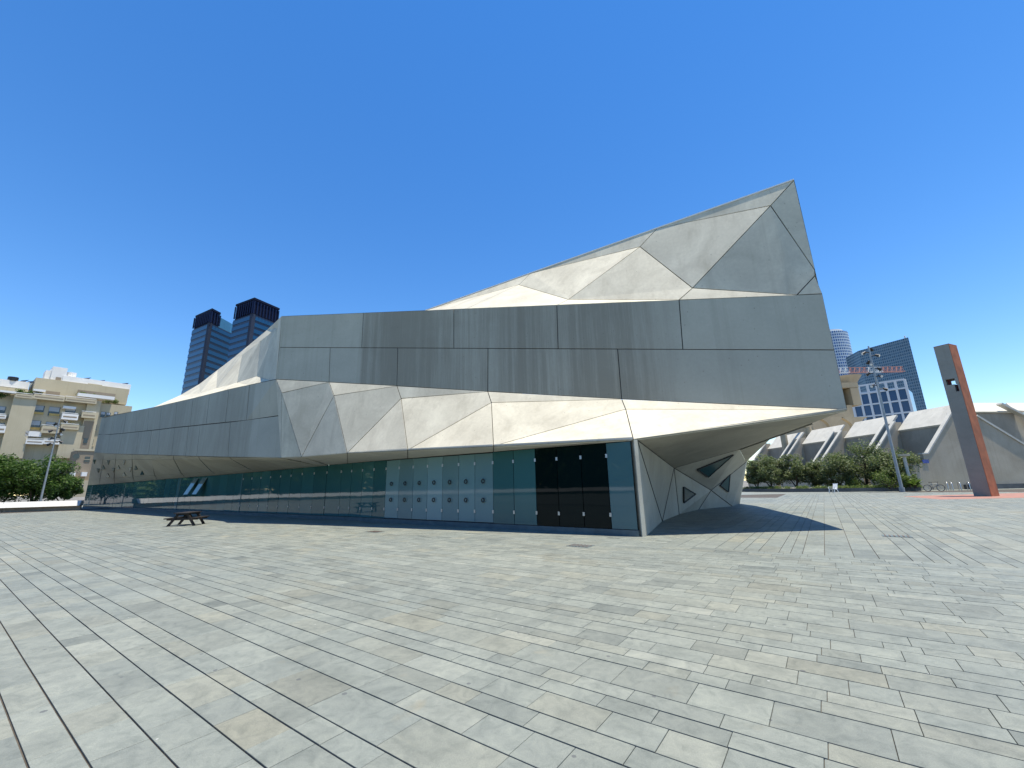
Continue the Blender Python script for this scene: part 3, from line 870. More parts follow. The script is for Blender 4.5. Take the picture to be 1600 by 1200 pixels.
# low tan concrete library block with flared pillars
lib = empty('library_block', dep(1330, 760, 92), 'tan concrete block with a deep dark recess beside the grey prow', 'building')
def lbox(u0, v0, u1, v1, Y, dpth, name, mat, parent):
    a = dep(u0, (v0 + v1) / 2, Y); c = dep(u1, (v0 + v1) / 2, Y); zt = dep((u0 + u1) / 2, v0, Y).z; zb_ = dep((u0 + u1) / 2, v1, Y).z if v1 < 790 else 0
    b = MB(); b.box(((a.x + c.x) / 2, Y + dpth / 2, (zt + zb_) / 2), (abs(c.x - a.x), dpth, zt - zb_)); return b.build(name, mat, parent)
lbox(1280, 598, 1341, 606, 92, 9, 'roof_slab', M['tan'], lib)
lbox(1331, 606.1, 1344, 633, 92, 9, 'pier', M['tan'], lib)
lbox(1280, 606.1, 1318, 633, 92.5, 6, 'pier', M['tan'], lib)
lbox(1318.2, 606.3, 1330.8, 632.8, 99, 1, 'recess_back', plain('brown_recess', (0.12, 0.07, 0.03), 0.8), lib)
lbox(1280, 633.2, 1349, 800, 91.5, 12, 'lower_block', M['tan'], lib)
b = MB(); cpt = dep(1322, 592, 96); b.tube([cpt + V((0, 0, -2.2)), cpt + V((0, 0, 0.4))], [1.2, 3.0], 16); b.build('roof_hopper', M['board'], lib)
for u in (1222, 1262, 1300, 1336):
    p = dep(u, 668, 84); q = dep(u, 652, 84)
    b = MB(); n_ = 8
    for k in range(n_):
        t0, t1 = k / n_, (k + 1) / n_
        w0, w1 = 0.7 + 2.0 * t0 ** 2.2, 0.7 + 2.0 * t1 ** 2.2
        z0, z1 = p.z + (q.z - p.z) * t0, p.z + (q.z - p.z) * t1
        b.hexa([V((p.x - w0, 83.6, z0)), V((p.x + w0, 83.6, z0)), V((p.x + w0, 84.4, z0)), V((p.x - w0, 84.4, z0))], [V((p.x - w1, 83.6, z1)), V((p.x + w1, 83.6, z1)), V((p.x + w1, 84.4, z1)), V((p.x - w1, 84.4, z1))])
    b.tube([(p.x, 84, 0), (p.x, 84, p.z)], 0.6, 8)
    b.build('flared_pillar', M['tan'], lib)

# white gridded office block
M['wframe'] = plain('white_frame', (0.62, 0.63, 0.64), 0.5)
M['wglass'] = glassmat('office_glass', (0.01, 0.05, 0.14), 0.06, 0.5)
off_o = dep(1378, 770, 150)
off = empty('gridded_office', (off_o.x, 150, 0), 'white gridded office block with dark blue windows below the dark tower', 'building')
oA, oB = dep(1335, 640, 158), dep(1425, 640, 146)
dO = V((oB.x - oA.x, oB.y - oA.y, 0)); LO = dO.length; dO.normalize(); nO = hv(oA, oB)
def OP(s, z, o=0): return V((oA.x, oA.y, 0)) + dO * s + V((0, 0, z)) + nO * o
zs = [dep(1380, v_, 152).z for v_ in (637, 616.5, 596.5, 594)]
zrow = [zs[0] - (zs[1] - zs[0]) * 3, zs[0] - (zs[1] - zs[0]) * 2, zs[0] - (zs[1] - zs[0]), zs[0], zs[1]]
ztop = dep(1380, 599, 152).z
zrow[-1] = dep(1380, 612, 152).z; zrow[-2] = dep(1380, 630, 152).z; h_ = zrow[-1] - zrow[-2]
zrow = [zrow[-2] - h_ * 3, zrow[-2] - h_ * 2, zrow[-2] - h_, zrow[-2], zrow[-1]]
b = MB(); b.prism([OP(0, 0), OP(LO, 0), OP(LO, zrow[-1]), OP(0, zrow[-1])], nO, 14); b.build('body', M['wglass'], off)
nc = 6
for i in range(nc + 1):
    s_ = LO * i / nc
    b = MB(); b.prism([OP(s_ - 0.34, 0, 0.5), OP(s_ + 0.34, 0, 0.5), OP(s_ + 0.34, ztop, 0.5), OP(s_ - 0.34, ztop, 0.5)], nO, 0.9); b.build('column', M['wframe'], off)
for z in zrow[1:] + [ztop]:
    b = MB(); b.prism([OP(0, z - 0.28, 0.46), OP(LO, z - 0.28, 0.46), OP(LO, z + 0.28, 0.46), OP(0, z + 0.28, 0.46)], nO, 0.8); b.build('beam', M['wframe'], off)
for i in range(nc):
    for a, c in zip(zrow, zrow[1:]):
        s0, s1 = LO * i / nc + 0.38, LO * (i + 1) / nc - 0.38
        f = MB(); f.prism([OP(s0, a + 0.3, 0.1), OP(s1, a + 0.3, 0.1), OP(s1, c - 0.3, 0.1), OP(s0, c - 0.3, 0.1)], nO, 0.15); w_ = f.build('window', M['wglass'], off)
b = MB(); b.prism([OP(0.5, zrow[-1], -6), OP(LO - 4, zrow[-1], -6), OP(LO - 4, ztop - 1.6, -6), OP(0.5, ztop - 1.6, -6)], nO, 6); b.build('plant_room', M['wframe'], off)

# far towers on the right
M['round'] = gridmat('round_tower_grid', (0.42, 0.5, 0.56), (0.03, 0.08, 0.24), 0.36, 0.38, (0.05, 0.12, 0.33))
M['tri'] = gridmat('triangle_tower_grid', (0.15, 0.225, 0.285), (0.03, 0.085, 0.15), 0.32, 0.32, (0.045, 0.115, 0.19))
rc = dep(1306, 600, 540); ztp = dep(1312, 518, 520).z
rtw = empty('round_tower', (rc.x, 540, 0), 'round blue gridded skyscraper rising behind the tip of the museum', 'tower')
b = MB(); R_ = 24.0; n_ = 48; nf = 49
for k in range(n_):
    a0, a1 = 2 * math.pi * k / n_, 2 * math.pi * (k + 1) / n_
    p0, p1 = V((rc.x + R_ * math.cos(a0), 540 + R_ * math.sin(a0), 0)), V((rc.x + R_ * math.cos(a1), 540 + R_ * math.sin(a1), 0))
    b.face([p0, p1, p1 + V((0, 0, ztp)), p0 + V((0, 0, ztp))], [(k * 1.25, 0), (k * 1.25 + 1.25, 0), (k * 1.25 + 1.25, nf), (k * 1.25, nf)], True)
b.face([V((rc.x + R_ * math.cos(2 * math.pi * k / n_), 540 + R_ * math.sin(2 * math.pi * k / n_), ztp)) for k in range(n_)], [(0.1, 0.1)] * n_)
b.build('tower_shaft', M['round'], rtw)
b = MB(); b.tube([(rc.x, 540, ztp), (rc.x, 540, ztp + 4)], R_ * 0.8, 32); b.build('roof_drum', M['wframe'], rtw)
tc = dep(1419, 527, 430); ta_ = dep(1341, 549, 476); tb = V((tc.x + 42, tc.y + 26, 0))
tz = tc.z
ttw = empty('triangular_tower', (tc.x, tc.y, 0), 'dark teal gridded skyscraper with a sharp vertical edge', 'tower')
pl_ = [V((ta_.x, ta_.y, 0)), V((tc.x, tc.y, 0)), V((tc.x - 10, tc.y + 75, 0))]
b = MB()
for (p0, p1), cn in zip(zip(pl_, pl_[1:] + pl_[:1]), (26, 26, 26)):
    b.face([p0, p1, p1 + V((0, 0, tz)), p0 + V((0, 0, tz))], [(0, 0), (cn, 0), (cn, 46), (0, 46)])
b.face([p + V((0, 0, tz)) for p in pl_], [(0.1, 0.1)] * 3)
b.build('tower_shaft', M['tri'], ttw)
b = MB(); b.tube([(tc.x - 1.5, tc.y + 2, tz), (tc.x - 1.5, tc.y + 2, tz + 2.5)], 0.6, 6); b.build('antenna', M['wframe'], ttw)

# tower crane jib
M['cr_red'] = plain('crane_red', (0.6, 0.26, 0.18), 0.5); M['cr_white'] = plain('crane_white', (0.75, 0.75, 0.72), 0.5)
j0, j1 = dep(1304, 579, 230), dep(1412, 578, 230)
j1.z = j0.z
cr = empty('tower_crane', (j0.x - 6, 230, 0), 'red and white lattice crane jib crossing in front of the far towers', 'crane')
segs = [(0, .06, 1), (.06, .2, 0), (.2, .47, 1), (.47, .68, 0), (.68, 1.0, 1)]
for a, c, red in segs:
    b = MB(); p, q = lerp(j0, j1, a), lerp(j0, j1, c); hh = V((0, 0, 1.5)); wd = V((0, 0.75, 0))
    for o_ in (hh * -1 + wd, hh * -1 - wd, hh): b.bar(p + o_, q + o_, 0.22)
    nb = max(2, int((q - p).length / 2.4))
    for k in range(nb):
        x0, x1, xm = lerp(p, q, k / nb), lerp(p, q, (k + 1) / nb), lerp(p, q, (k + .5) / nb)
        for wv in (wd, -wd):
            b.bar(x0 - hh + wv, xm + hh, 0.14); b.bar(xm + hh, x1 - hh + wv, 0.14)
    b.build('jib_section', M['cr_red' if red else 'cr_white'], cr)
b = MB(); mp_ = j0 + V((-6, 0, 0))
for dx in (-0.9, 0.9):
    for dy in (-0.9, 0.9): b.bar(V((mp_.x + dx, 230 + dy, 0)), V((mp_.x + dx, 230 + dy, mp_.z + 4)), 0.3)
b.bar(V((mp_.x - 12, 230, mp_.z)), V((j0.x, 230, mp_.z)), 1.2)
b.build('mast', M['cr_red'], cr)

# ------------------------------------------------------------------ sculpture slab with pierced corner
M['sc_grey'] = concrete('sculpture_grey', (0.23, 0.22, 0.19), (0.31, 0.3, 0.26), 0.5)
M['sc_rust'] = plain('rust_orange', (0.3, 0.095, 0.04), 0.8, var=0.25, scale=1.5)
M['sc_red'] = plain('dark_red_reveal', (0.13, 0.02, 0.02), 0.7)
s0 = gnd(1522, 775.5); sD = 1.35
sx = V((math.cos(math.radians(66)), -math.sin(math.radians(66)), 0)); sy = V((-sx.y, sx.x, 0))
s1 = onp(1549, 776, s0, sy); sW = (s1 - s0).length
stopz = onp(1470, 540, s0, sy).z
sc = empty('slab_sculpture', s0, 'tall grey and rust-orange upright slab sculpture with a square hole', 'sculpture')
zh0 = onp(1496, 599.5, s0, sy).z; zh1 = onp(1496, 590, s0, sy).z
def SB(x0, x1, z0, z1, y0=0.0, y1=None, name='slab_body', mat='sc_grey', par=None):
    y1 = sD if y1 is None else y1
    b = MB()
    b.hexa([s0 + sx * x + sy * y + V((0, 0, z0)) for x, y in ((x0, y0), (x1, y0), (x1, y1), (x0, y1))], [s0 + sx * x + sy * y + V((0, 0, z1)) for x, y in ((x0, y0), (x1, y0), (x1, y1), (x0, y1))])
    return b.build(name, M[mat], par or sc)
hw0, hw1 = sW * 0.48, sW * 0.78
SB(0, sW, 0, zh0 - 0.62, name='lower_slab')
SB(0, sW, zh1, stopz, name='upper_slab')
SB(hw1, sW, zh0, zh1 - 0.001, name='right_cheek')
SB(0, sW * 0.06, zh0, zh1 - 0.001, name='left_cheek')
SB(sW * 0.06, sW * 0.2, zh0 + 0.001, zh1 - 0.001, 0.0, 0.1, 'front_lip')
SB(sW * 0.2, hw0 - 0.1, zh0, zh1 - 0.002, 0.3, 0.36, 'recess_back', 'sc_red')
SB(0, sW * 0.66, zh0 - 0.619, zh0 - 0.001, name='left_jamb')
SB(sW * 0.88, sW, zh0 - 0.619, zh0 - 0.001, name='right_jamb')
SB(sW * 0.66, sW * 0.88, zh0 - 0.618, zh0 - 0.002, 0.35, sD, 'recess_back', 'sc_red')
SB(sW + 0.002, sW + 0.03, 0, stopz - 0.002, 0.003, sD - 0.003, 'rust_cladding', 'sc_rust')
SB(-0.01, sW + 0.032, stopz, stopz + 0.03, -0.01, sD + 0.01, 'top_cap', 'sc_rust')
# brick-red paving around it
M['redpave'] = plain('brick_red_paving', (0.3, 0.15, 0.11), 0.8, var=0.2, scale=2)
rp = [gnd(1410, 775.5), gnd(1470, 780.5), gnd(1640, 777), gnd(1600, 770)]
b = MB(); b.face([V((p.x, p.y, 0.004)) for p in rp]); b.build('red_pavement', M['redpave'], kind='structure')

# ------------------------------------------------------------------ lighting masts
M['galv'] = plain('galvanised_steel', (0.3, 0.32, 0.33), 0.5, 0.5, var=0.15)
M['lamp'] = plain('lamp_glass', (0.6, 0.62, 0.62), 0.15)
def mast(base, h, label, r=0.17, lamps=9, flip=1, group='spotlight masts'):
    t = empty('spotlight_mast', base, label, 'light mast', group)
    b = MB(); b.tube([base, base + V((0, 0, h * .35)), base + V((0, 0, h))], [r, r * .8, r * .5], 12); b.build('pole', M['galv'], t)
    b = MB(); b.tube([base, base + V((0, 0, 0.5))], r * 1.5, 12); b.build('base_collar', M['galv'], t)
    for k in range(lamps):
        a = k * 2.4 + 0.5; z = h - 0.25 - k * 0.42 * (h / 14)
        d = V((math.cos(a), math.sin(a), 0)); c = base + V((0, 0, z)) + d * 0.42
        m_ = MB(); m_.tube([base + V((0, 0, z)), c], 0.05, 6); m_.tube([c + V((0, 0, 0.1)), c + d * 0.16 + V((0, 0, -0.04)), c + d * 0.36 + V((0, 0, -0.14))], [0.09, 0.15, 0.18], 10)
        o = m_.build('spotlight', M['black'], t)
        g_ = MB(); e_ = c + d * 0.365 + V((0, 0, -0.143)); g_.tube([e_, e_ + d * 0.02 + V((0, 0, -0.008))], 0.155, 10); g_.build('lens', M['lamp'], o)
    return t
pb = dep(1409, 764, 47.5); pb.z = 0
ztop_ = dep(1358, 541, 47.5).z
mast(pb, ztop_, 'tall galvanised spotlight mast standing among the shrubs by the olive trees', 0.17, 11)
pl0 = dep(78, 720, 58); zl = dep(93, 655, 58).z; pl0.z = 0
mast(pl0, zl, 'spotlight mast in front of the leafy tree behind the low wall', 0.13, 10)

# ------------------------------------------------------------------ vegetation
M['olive'] = leafmat('olive_leaves', (0.04, 0.055, 0.022), (0.125, 0.15, 0.065), (0.25, 0.27, 0.14))
M['green'] = leafmat('ficus_leaves', (0.012, 0.032, 0.006), (0.045, 0.09, 0.016), (0.12, 0.19, 0.03))
M['bush'] = leafmat('bush_leaves', (0.03, 0.05, 0.012), (0.09, 0.13, 0.03), (0.22, 0.25, 0.07))
M['bark'] = plain('bark', (0.075, 0.055, 0.04), 0.9, var=0.35, scale=4)
def leaves(mb, tn, c, r, n, ls, rng, squash=1.0):
    for _ in range(n):
        d = V((rng.gauss(0, 1), rng.gauss(0, 1), rng.gauss(0, 1)))
        d.normalize(); d *= (rng.random() ** 0.45)
        p = c + V((d.x * r, d.y * r, d.z * r * squash))
        a = V((rng.gauss(0, 1), rng.gauss(0, 1), rng.gauss(0, .6))).normalized(); b = a.cross(V((rng.gauss(0, 1), rng.gauss(0, 1), rng.gauss(0, 1)))).normalized()
        l = ls * rng.uniform(.7, 1.4); w_ = l * 0.42
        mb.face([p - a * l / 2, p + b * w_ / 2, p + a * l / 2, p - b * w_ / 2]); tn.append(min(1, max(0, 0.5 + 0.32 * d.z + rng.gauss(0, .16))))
def tree(base, h, cw, label, mat, seed, clumps=26, per=150, ls=0.22, low=0.3, group=None, name='olive_tree', lean=0.0, cat='tree'):
    rng = random.Random(seed)
    t = empty(name, base, label, cat, group)
    tr = MB(); cz = h * (low + (1 - low) * 0.5); top = base + V((lean, 0, cz))
    forks = rng.choice((2, 3, 3)); k0 = base + V((rng.uniform(-.1, .1), rng.uniform(-.1, .1), h * low * 0.5))
    tr.tube([base - V((0, 0, 0.1)), base + V((0, 0, h * .08)), k0], [h * .035, h * .028, h * .024], 8)
    for f in range(forks):
        a = f * 6.28 / forks + rng.random(); e = base + V((math.cos(a) * cw * .25 + lean, math.sin(a) * cw * .25, cz))
        mid = lerp(k0, e, .5) + V((rng.uniform(-.2, .2), rng.uniform(-.2, .2), -.1))
        tr.tube([k0, mid, e], [h * .02, h * .014, h * .006], 6)
        for q in range(3):
            a2 = a + rng.uniform(-1, 1); e2_ = e + V((math.cos(a2) * cw * .22, math.sin(a2) * cw * .22, rng.uniform(-.1, .25) * h))
            tr.tube([lerp(mid, e, .6), e2_], [h * .009, h * .003], 5)
    tr.build('trunk', M['bark'], t)
    cr_ = MB(); tn = []
    for k in range(clumps):
        while True:
            d = V((rng.uniform(-1, 1), rng.uniform(-1, 1), rng.uniform(-1, 1)))
            if 0.25 < d.length < 1: break
        hz = h * (1 - low) / 2
        c = base + V((lean + d.x * cw * .42, d.y * cw * .42, h - hz + d.z * hz * 0.82))
        leaves(cr_, tn, c, cw * rng.uniform(.11, .19), per, ls, rng, 0.8)
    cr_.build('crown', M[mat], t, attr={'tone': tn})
    return t
OLV = 'olive trees along the planter'
for i, (u, vt, dpt, cw, lab) in enumerate((
        (1180, 716, 61, 2.6, 'small olive tree nearest the museum flank'),
        (1203, 710, 60, 3.9, 'olive tree second from the museum flank, round crown'),
        (1242, 707, 59, 3.6, 'olive tree with leaning trunk to the left of the white chair'),
        (1272, 722, 58, 2.8, 'low olive tree directly above the left side of the white chair'),
        (1308, 708, 56, 4.4, 'broad olive tree directly behind the white chair'),
        (1350, 690, 55, 5.2, 'tallest olive tree, left of the spotlight mast'),
        (1384, 712, 53, 4.0, 'dense olive tree right behind the spotlight mast'),
        (1404, 697, 54, 4.6, 'dark olive tree between the mast and the post lamp'))):
    b0 = dep(u, 740, dpt); zt = dep(u, vt, dpt).z; b0.z = 0.3
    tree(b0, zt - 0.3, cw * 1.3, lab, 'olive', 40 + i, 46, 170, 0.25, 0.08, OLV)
# raised planter with dark stone kerb, ground cover and shrubs
pk = [gnd(1158, 768.5), gnd(1230, 769), gnd(1330, 768.5), gnd(1396, 767.5), gnd(1440, 767)]
planter = empty('stone_planter', pk[2], 'long low planter with dark stone kerb under the olive trees', 'planter')
bkv = V((6.0, 7.0, 0))
for a, c in zip(pk, pk[1:]):
    n_ = hv(a, c); b = MB(); zk = 0.42
    b.prism([a + (c - a) * .002, c - (c - a) * .002, c - (c - a) * .002 + V((0, 0, zk)), a + (c - a) * .002 + V((0, 0, zk))], n_, 0.3); b.build('kerb_stone', M['basalt'], planter)
b = MB(); b.face([p + V((0, 0, 0.34)) - hv(pk[0], pk[-1]) * 0.2 for p in pk] + [V((pk[-1].x, pk[-1].y + 12, .34)), V((pk[0].x + 12, pk[0].y + 12, .34))]); b.build('planter_soil', M['soil'], planter)
rng = random.Random(5); gcv = MB(); tn = []
for k in range(240):
    t_ = rng.random() * 4; i = min(3, int(t_)); p = lerp(pk[i], pk[i + 1], t_ - i) - hv(pk[0], pk[-1]) * rng.uniform(0.3, 2.2)
    leaves(gcv, tn, p + V((0, 0, 0.42 + rng.random() * .12)), rng.uniform(.25, .5), 45, 0.16, rng, 0.7)
tag(gcv.build('ground_cover', M['bush'], attr={'tone': tn}), 'low green ground cover planted along the dark stone planter', 'ground cover', kind='stuff')
for i, (u, vt, Y_, wd, lab, mt) in enumerate(((1388, 738, 50.5, 3.0, 'yellow-green bush to the left of the spotlight mast foot', 'bush'), (1420, 744, 49.5, 2.0, 'pale leafy bush just right of the spotlight mast foot', 'bush'),
                                              (1336, 752, 54, 2.2, 'small bush at the foot of the tallest olive tree', 'bush'), (1300, 753, 57, 2.0, 'dark small bush behind the white chair', 'olive'))):
    b0 = dep(u, 750, Y_); zt = dep(u, vt, Y_).z; b0.z = 0.3
    o = empty('shrub', b0, lab, 'shrub', 'shrubs in the planter'); b = MB(); tn = []
    for k in range(14):
        leaves(b, tn, b0 + V((rng.uniform(-.4, .4) * wd, rng.uniform(-.4, .4) * wd, rng.uniform(.25, .8) * zt)), wd * .22, 90, .2, rng)
    b.build('foliage', M[mt], o, attr={'tone': tn})
    b = MB()
    for k in range(4): b.tube([b0, b0 + V((rng.uniform(-.3, .3) * wd, rng.uniform(-.3, .3) * wd, zt * .5))], [.04, .02], 5)
    b.build('stem', M['bark'], o)
# spiky cycad
b0 = dep(1429, 755, 48.5); b0.z = 0.3
o = empty('cycad_plant', b0, 'spiky cycad with arching fronds by the post lamp', 'plant')
for k in range(22):
    a = k * 2.4; el = rng.uniform(.5, 1.35); L_ = rng.uniform(1.2, 1.7); b = MB()
    prev = None
    for j in range(7):
        t_ = j / 6; r_ = L_ * t_ * math.cos(el) * (1 + .2 * t_); z = L_ * math.sin(el) * t_ - .55 * t_ * t_
        p = b0 + V((math.cos(a) * r_, math.sin(a) * r_, z + .2)); sd_ = V((-math.sin(a), math.cos(a), 0)) * (.02 + .16 * math.sin(math.pi * min(1, t_ + .12)))
        if prev: b.face([prev[0] - prev[1], prev[0] + prev[1], p + sd_, p - sd_])
        prev = (p, sd_)
    b.build('frond', M['bush'], o, attr={'tone': [0.5 + .2 * (k % 3 - 1)] * len(b.f)})
b = MB(); b.tube([b0, b0 + V((0, 0, .35))], [.18, .14], 8); b.build('stem', M['bark'], o)

# ------------------------------------------------------------------ white plastic chair, bicycle, cycle hoops
M['wplast'] = plain('white_plastic', (0.75, 0.75, 0.73), 0.4)
ch0 = gnd(1303, 770); rzc = math.radians(200)
chair = empty('garden_chair', ch0, 'white plastic garden chair left on the plaza before the planter', 'chair')
cs, sn = math.cos(rzc), math.sin(rzc)
def CH(x, y, z): return ch0 + V((cs * x - sn * y, sn * x + cs * y, z))
def chbox(name, pts):
    b = MB(); b.hexa(pts[:4], pts[4:]); return b.build(name, M['wplast'], chair)
def chbar(name, a, c, w_, h_=None):
    b = MB(); b.bar(a, c, w_, h_); return b.build(name, M['wplast'], chair)
chbox('seat', [CH(x, y, z) for x, y, z in ((-.27, -.27, .34), (.27, -.27, .42), (.27, .27, .42), (-.27, .27, .34), (-.27, -.27, .38), (.27, -.27, .46), (.27, .27, .46), (-.27, .27, .38))])
for y in (-.2, -.1, 0, .1, .2):
    chbar('back_slat', CH(-.27, y, .36), CH(-.52, y, 1.0), .085, .03)
chbar('back_rail', CH(-.53, -.27, 1.0), CH(-.53, .27, 1.0), .06)
for sg_ in (-1, 1):
    chbar('leg', CH(-.25, .27 * sg_, .36), CH(-.32, .3 * sg_, 0), .06); chbar('leg', CH(.25, .27 * sg_, .44), CH(.3, .3 * sg_, 0), .06)
    chbar('arm', CH(-.36, .31 * sg_, .64), CH(.3, .31 * sg_, .66), .07, .035); chbar('arm_post', CH(.27, .3 * sg_, .44), CH(.27, .31 * sg_, .65), .05)
M['tyre'] = plain('tyre_rubber', (0.015, 0.015, 0.015), 0.8); M['bikeframe'] = plain('grey_bike_paint', (0.22, 0.25, 0.27), 0.35, 0.3)
bi = gnd(1461, 767.8); bx_ = V((0.93, -0.37, 0)).normalized(); by_ = V((-bx_.y, bx_.x, 0))
bike = empty('bicycle', bi, 'grey bicycle parked beside the steel cycle hoops', 'bicycle')
def BK(x, z, y=0): return bi + bx_ * x + by_ * y + V((0, 0, z))
def btube(name, pts, r, mat='bikeframe', par=None):
    b = MB(); b.tube(pts, r, 8); return b.build(name, M[mat], par or bike)
for xw in (-.56, .56):
    wh = MB(); wh.torus(BK(xw, .36), by_, .335, .028, 28, 6); wo = wh.build('wheel', M['tyre'], bike)
    rm = MB(); rm.torus(BK(xw, .36), by_, .3, .012, 24, 5)
    for k in range(10):
        a = k * math.pi / 5; rm.bar(BK(xw, .36), BK(xw + .3 * math.cos(a), .36 + .3 * math.sin(a)), .008)
    rm.build('rim', M['steel'], wo)
b = MB()
for p, q, r in (((-.1, .33), (-.18, .82), .02), ((-.1, .33), (.38, .74), .024), ((-.17, .76), (.36, .82), .02), ((-.1, .33), (-.56, .36), .014), ((-.17, .74), (-.56, .36), .012), ((.36, .86), (.4, .68), .024)): b.tube([BK(*p), BK(*q)], r, 8)
b.build('frame', M['bikeframe'], bike)
btube('fork', [BK(.4, .68), BK(.56, .36)], .018)
btube('seat_post', [BK(-.18, .82), BK(-.2, .95)], .014, 'steel')
sd2 = MB(); sd2.hexa([BK(-.34, .95, -.08), BK(-.34, .95, .08), BK(-.06, .95, .025), BK(-.06, .95, -.025)], [BK(-.34, 1.01, -.09), BK(-.34, 1.01, .09), BK(-.06, .99, .03), BK(-.06, .99, -.03)]); sd2.build('saddle', M['black'], bike)
btube('handlebar', [BK(.3, 1.03, -.3), BK(.36, 1.0, -.1), BK(.36, .98, 0), BK(.36, 1.0, .1), BK(.3, 1.03, .3)], .014, 'black')
btube('stem', [BK(.36, .84), BK(.36, .99)], .016, 'black')
b = MB(); b.torus(BK(-.1, .33, .05), by_, .09, .012, 16, 5); b.bar(BK(-.1, .33, .07), BK(-.02, .18, .07), .02); b.bar(BK(-.1, .33, -.07), BK(-.18, .48, -.07), .02); b.build('crankset', M['black'], bike)
for i, (u, lab) in enumerate(((1481, 'steel cycle hoop nearest the bicycle'), (1488, 'second steel cycle hoop from the bicycle'), (1501, 'third steel cycle hoop from the bicycle'), (1515, 'steel cycle hoop half behind the slab sculpture'))):
    p = gnd(u, 766.5); b = MB(); d_ = V((.5, .86, 0))
    b.tube([p - d_ * .35, p - d_ * .35 + V((0, 0, .7)), p - d_ * .25 + V((0, 0, .86)), p + V((0, 0, .92)), p + d_ * .25 + V((0, 0, .86)), p + d_ * .35 + V((0, 0, .7)), p + d_ * .35], .035, 8)
    tag(b.build('cycle_hoop', M['steel']), lab, 'bike rack', 'cycle hoops')

# ------------------------------------------------------------------ picnic table
M['wood'] = plain('dark_weathered_wood', (0.02, 0.015, 0.012), 0.7, var=0.4, scale=6)
pt0 = gnd(291, 820.5); an = math.radians(104)
px_, py_ = V((math.cos(an), math.sin(an), 0)), V((-math.sin(an), math.cos(an), 0))
pic = empty('picnic_table', pt0, 'dark wooden picnic table with attached benches standing on the sunlit plaza', 'picnic table')
SC = 0.82
def PT(x, y, z): return pt0 + (px_ * x + py_ * y + V((0, 0, z))) * SC
def plank(name, y, z, L_, w_, th):
    b = MB(); b.box(PT(0, y, z), (L_ * SC, w_ * SC, th * SC), (px_, py_, V((0, 0, 1)))); b.build(name, M['wood'], pic)
for k in range(5): plank('table_plank', -.3 + k * .15, .73, 1.8, .138, .06)
for s_ in (-1, 1):
    for k in (0, 1): plank('bench_plank', s_ * (.62 + k * .14), .44, 1.8, .13, .06)
    for e_ in (-.62, .62):
        b = MB(); b.bar(PT(e_, s_ * .22, .7), PT(e_, s_ * .68, 0), .09 * SC, .12 * SC, py_); b.build('leg', M['wood'], pic)
for e_ in (-.62, .62):
    b = MB(); b.bar(PT(e_ + .05, -.8, .39), PT(e_ + .05, .8, .39), .045, .1); b.build('bench_bearer', M['wood'], pic)
    b = MB(); b.bar(PT(e_ + .05, -.36, .67), PT(e_ + .05, .36, .67), .045, .08); b.build('top_bearer', M['wood'], pic)
    b = MB(); b.bar(PT(e_ * .92, 0, .4), PT(e_ * .25, 0, .69), .045, .08); b.build('brace', M['wood'], pic)

# ------------------------------------------------------------------ left: low white wall, trees
M['whitewall'] = concrete('white_render', (0.56, 0.55, 0.52), (0.68, 0.67, 0.64), 0.6)
wl = [gnd(123, 796.8), gnd(0, 801), V((-62, 34, 0)), V((-58, 14, 0)), V((-50, -8, 0)), V((-36, -26, 0)), V((-8, -34, 0)), V((24, -34, 0))]
wall = empty('low_wall', wl[0], 'long low white wall with overhanging cap at the plaza edge', 'wall')
zw = dep(60, 783.5, wl[0].y - 1).z
for a, c in zip(wl, wl[1:]):
    d_ = (c - a).normalized(); n_ = V((d_.y, -d_.x, 0))
    if n_.dot(V((0, 10, 0)) - a) < 0: n_ = -n_
    b = MB(); b.prism([a - n_ * .35 , c - n_ * .35, c - n_ * .35 + V((0, 0, zw * .5)), a - n_ * .35 + V((0, 0, zw * .5))], n_, .3); b.build('wall_face', M['board'], wall)
    b = MB(); b.hexa([a + n_ * .12 + V((0, 0, zw * .45)), c + n_ * .12 + V((0, 0, zw * .45)), c - n_ * .95 + V((0, 0, zw * .45)), a - n_ * .95 + V((0, 0, zw * .45))], [a - n_ * .28 + V((0, 0, zw)), c - n_ * .28 + V((0, 0, zw)), c - n_ * .95 + V((0, 0, zw)), a - n_ * .95 + V((0, 0, zw))]); b.build('wall_cap', M['whitewall'], wall)
FG = 'ficus trees behind the low wall'
for i, (u, Y_, vt, cw, lab) in enumerate(((8, 60, 706, 9, 'dense green tree at the left edge of the picture'), (55, 61, 702, 8.5, 'large dense green tree behind the left spotlight mast'), (100, 66, 737, 4.5, 'smaller green tree touching the museum far end'))):
    b0 = dep(u, 760, Y_); zt = dep(u, vt, Y_).z; b0.z = 0
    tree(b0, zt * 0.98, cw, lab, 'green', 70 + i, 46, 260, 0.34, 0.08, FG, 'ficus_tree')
# the row that goes on round the plaza and shows in the glass
for i, (x, y, h, cw, lab) in enumerate(((-99, 64, 9, 13, 'wall corner'), (-74, 46, 12, 19, 'first'), (-72, 31, 13, 19, 'second'), (-69, 15, 12, 19, 'third'), (-66, -1, 13, 19, 'fourth'), (-60, -17, 13, 19, 'fifth'), (-50, -30, 13, 19, 'sixth'), (-36, -40, 13, 19, 'seventh'), (-20, -44, 14, 19, 'eighth'), (-3, -45, 13, 19, 'ninth'), (14, -45, 13, 19, 'tenth'))):
    tree(V((x, y, 0)), h, cw, lab + ' tree in the row mirrored by the museum glass', 'green', 90 + i, 100, 120, 0.85, 0.0, FG, 'ficus_tree')

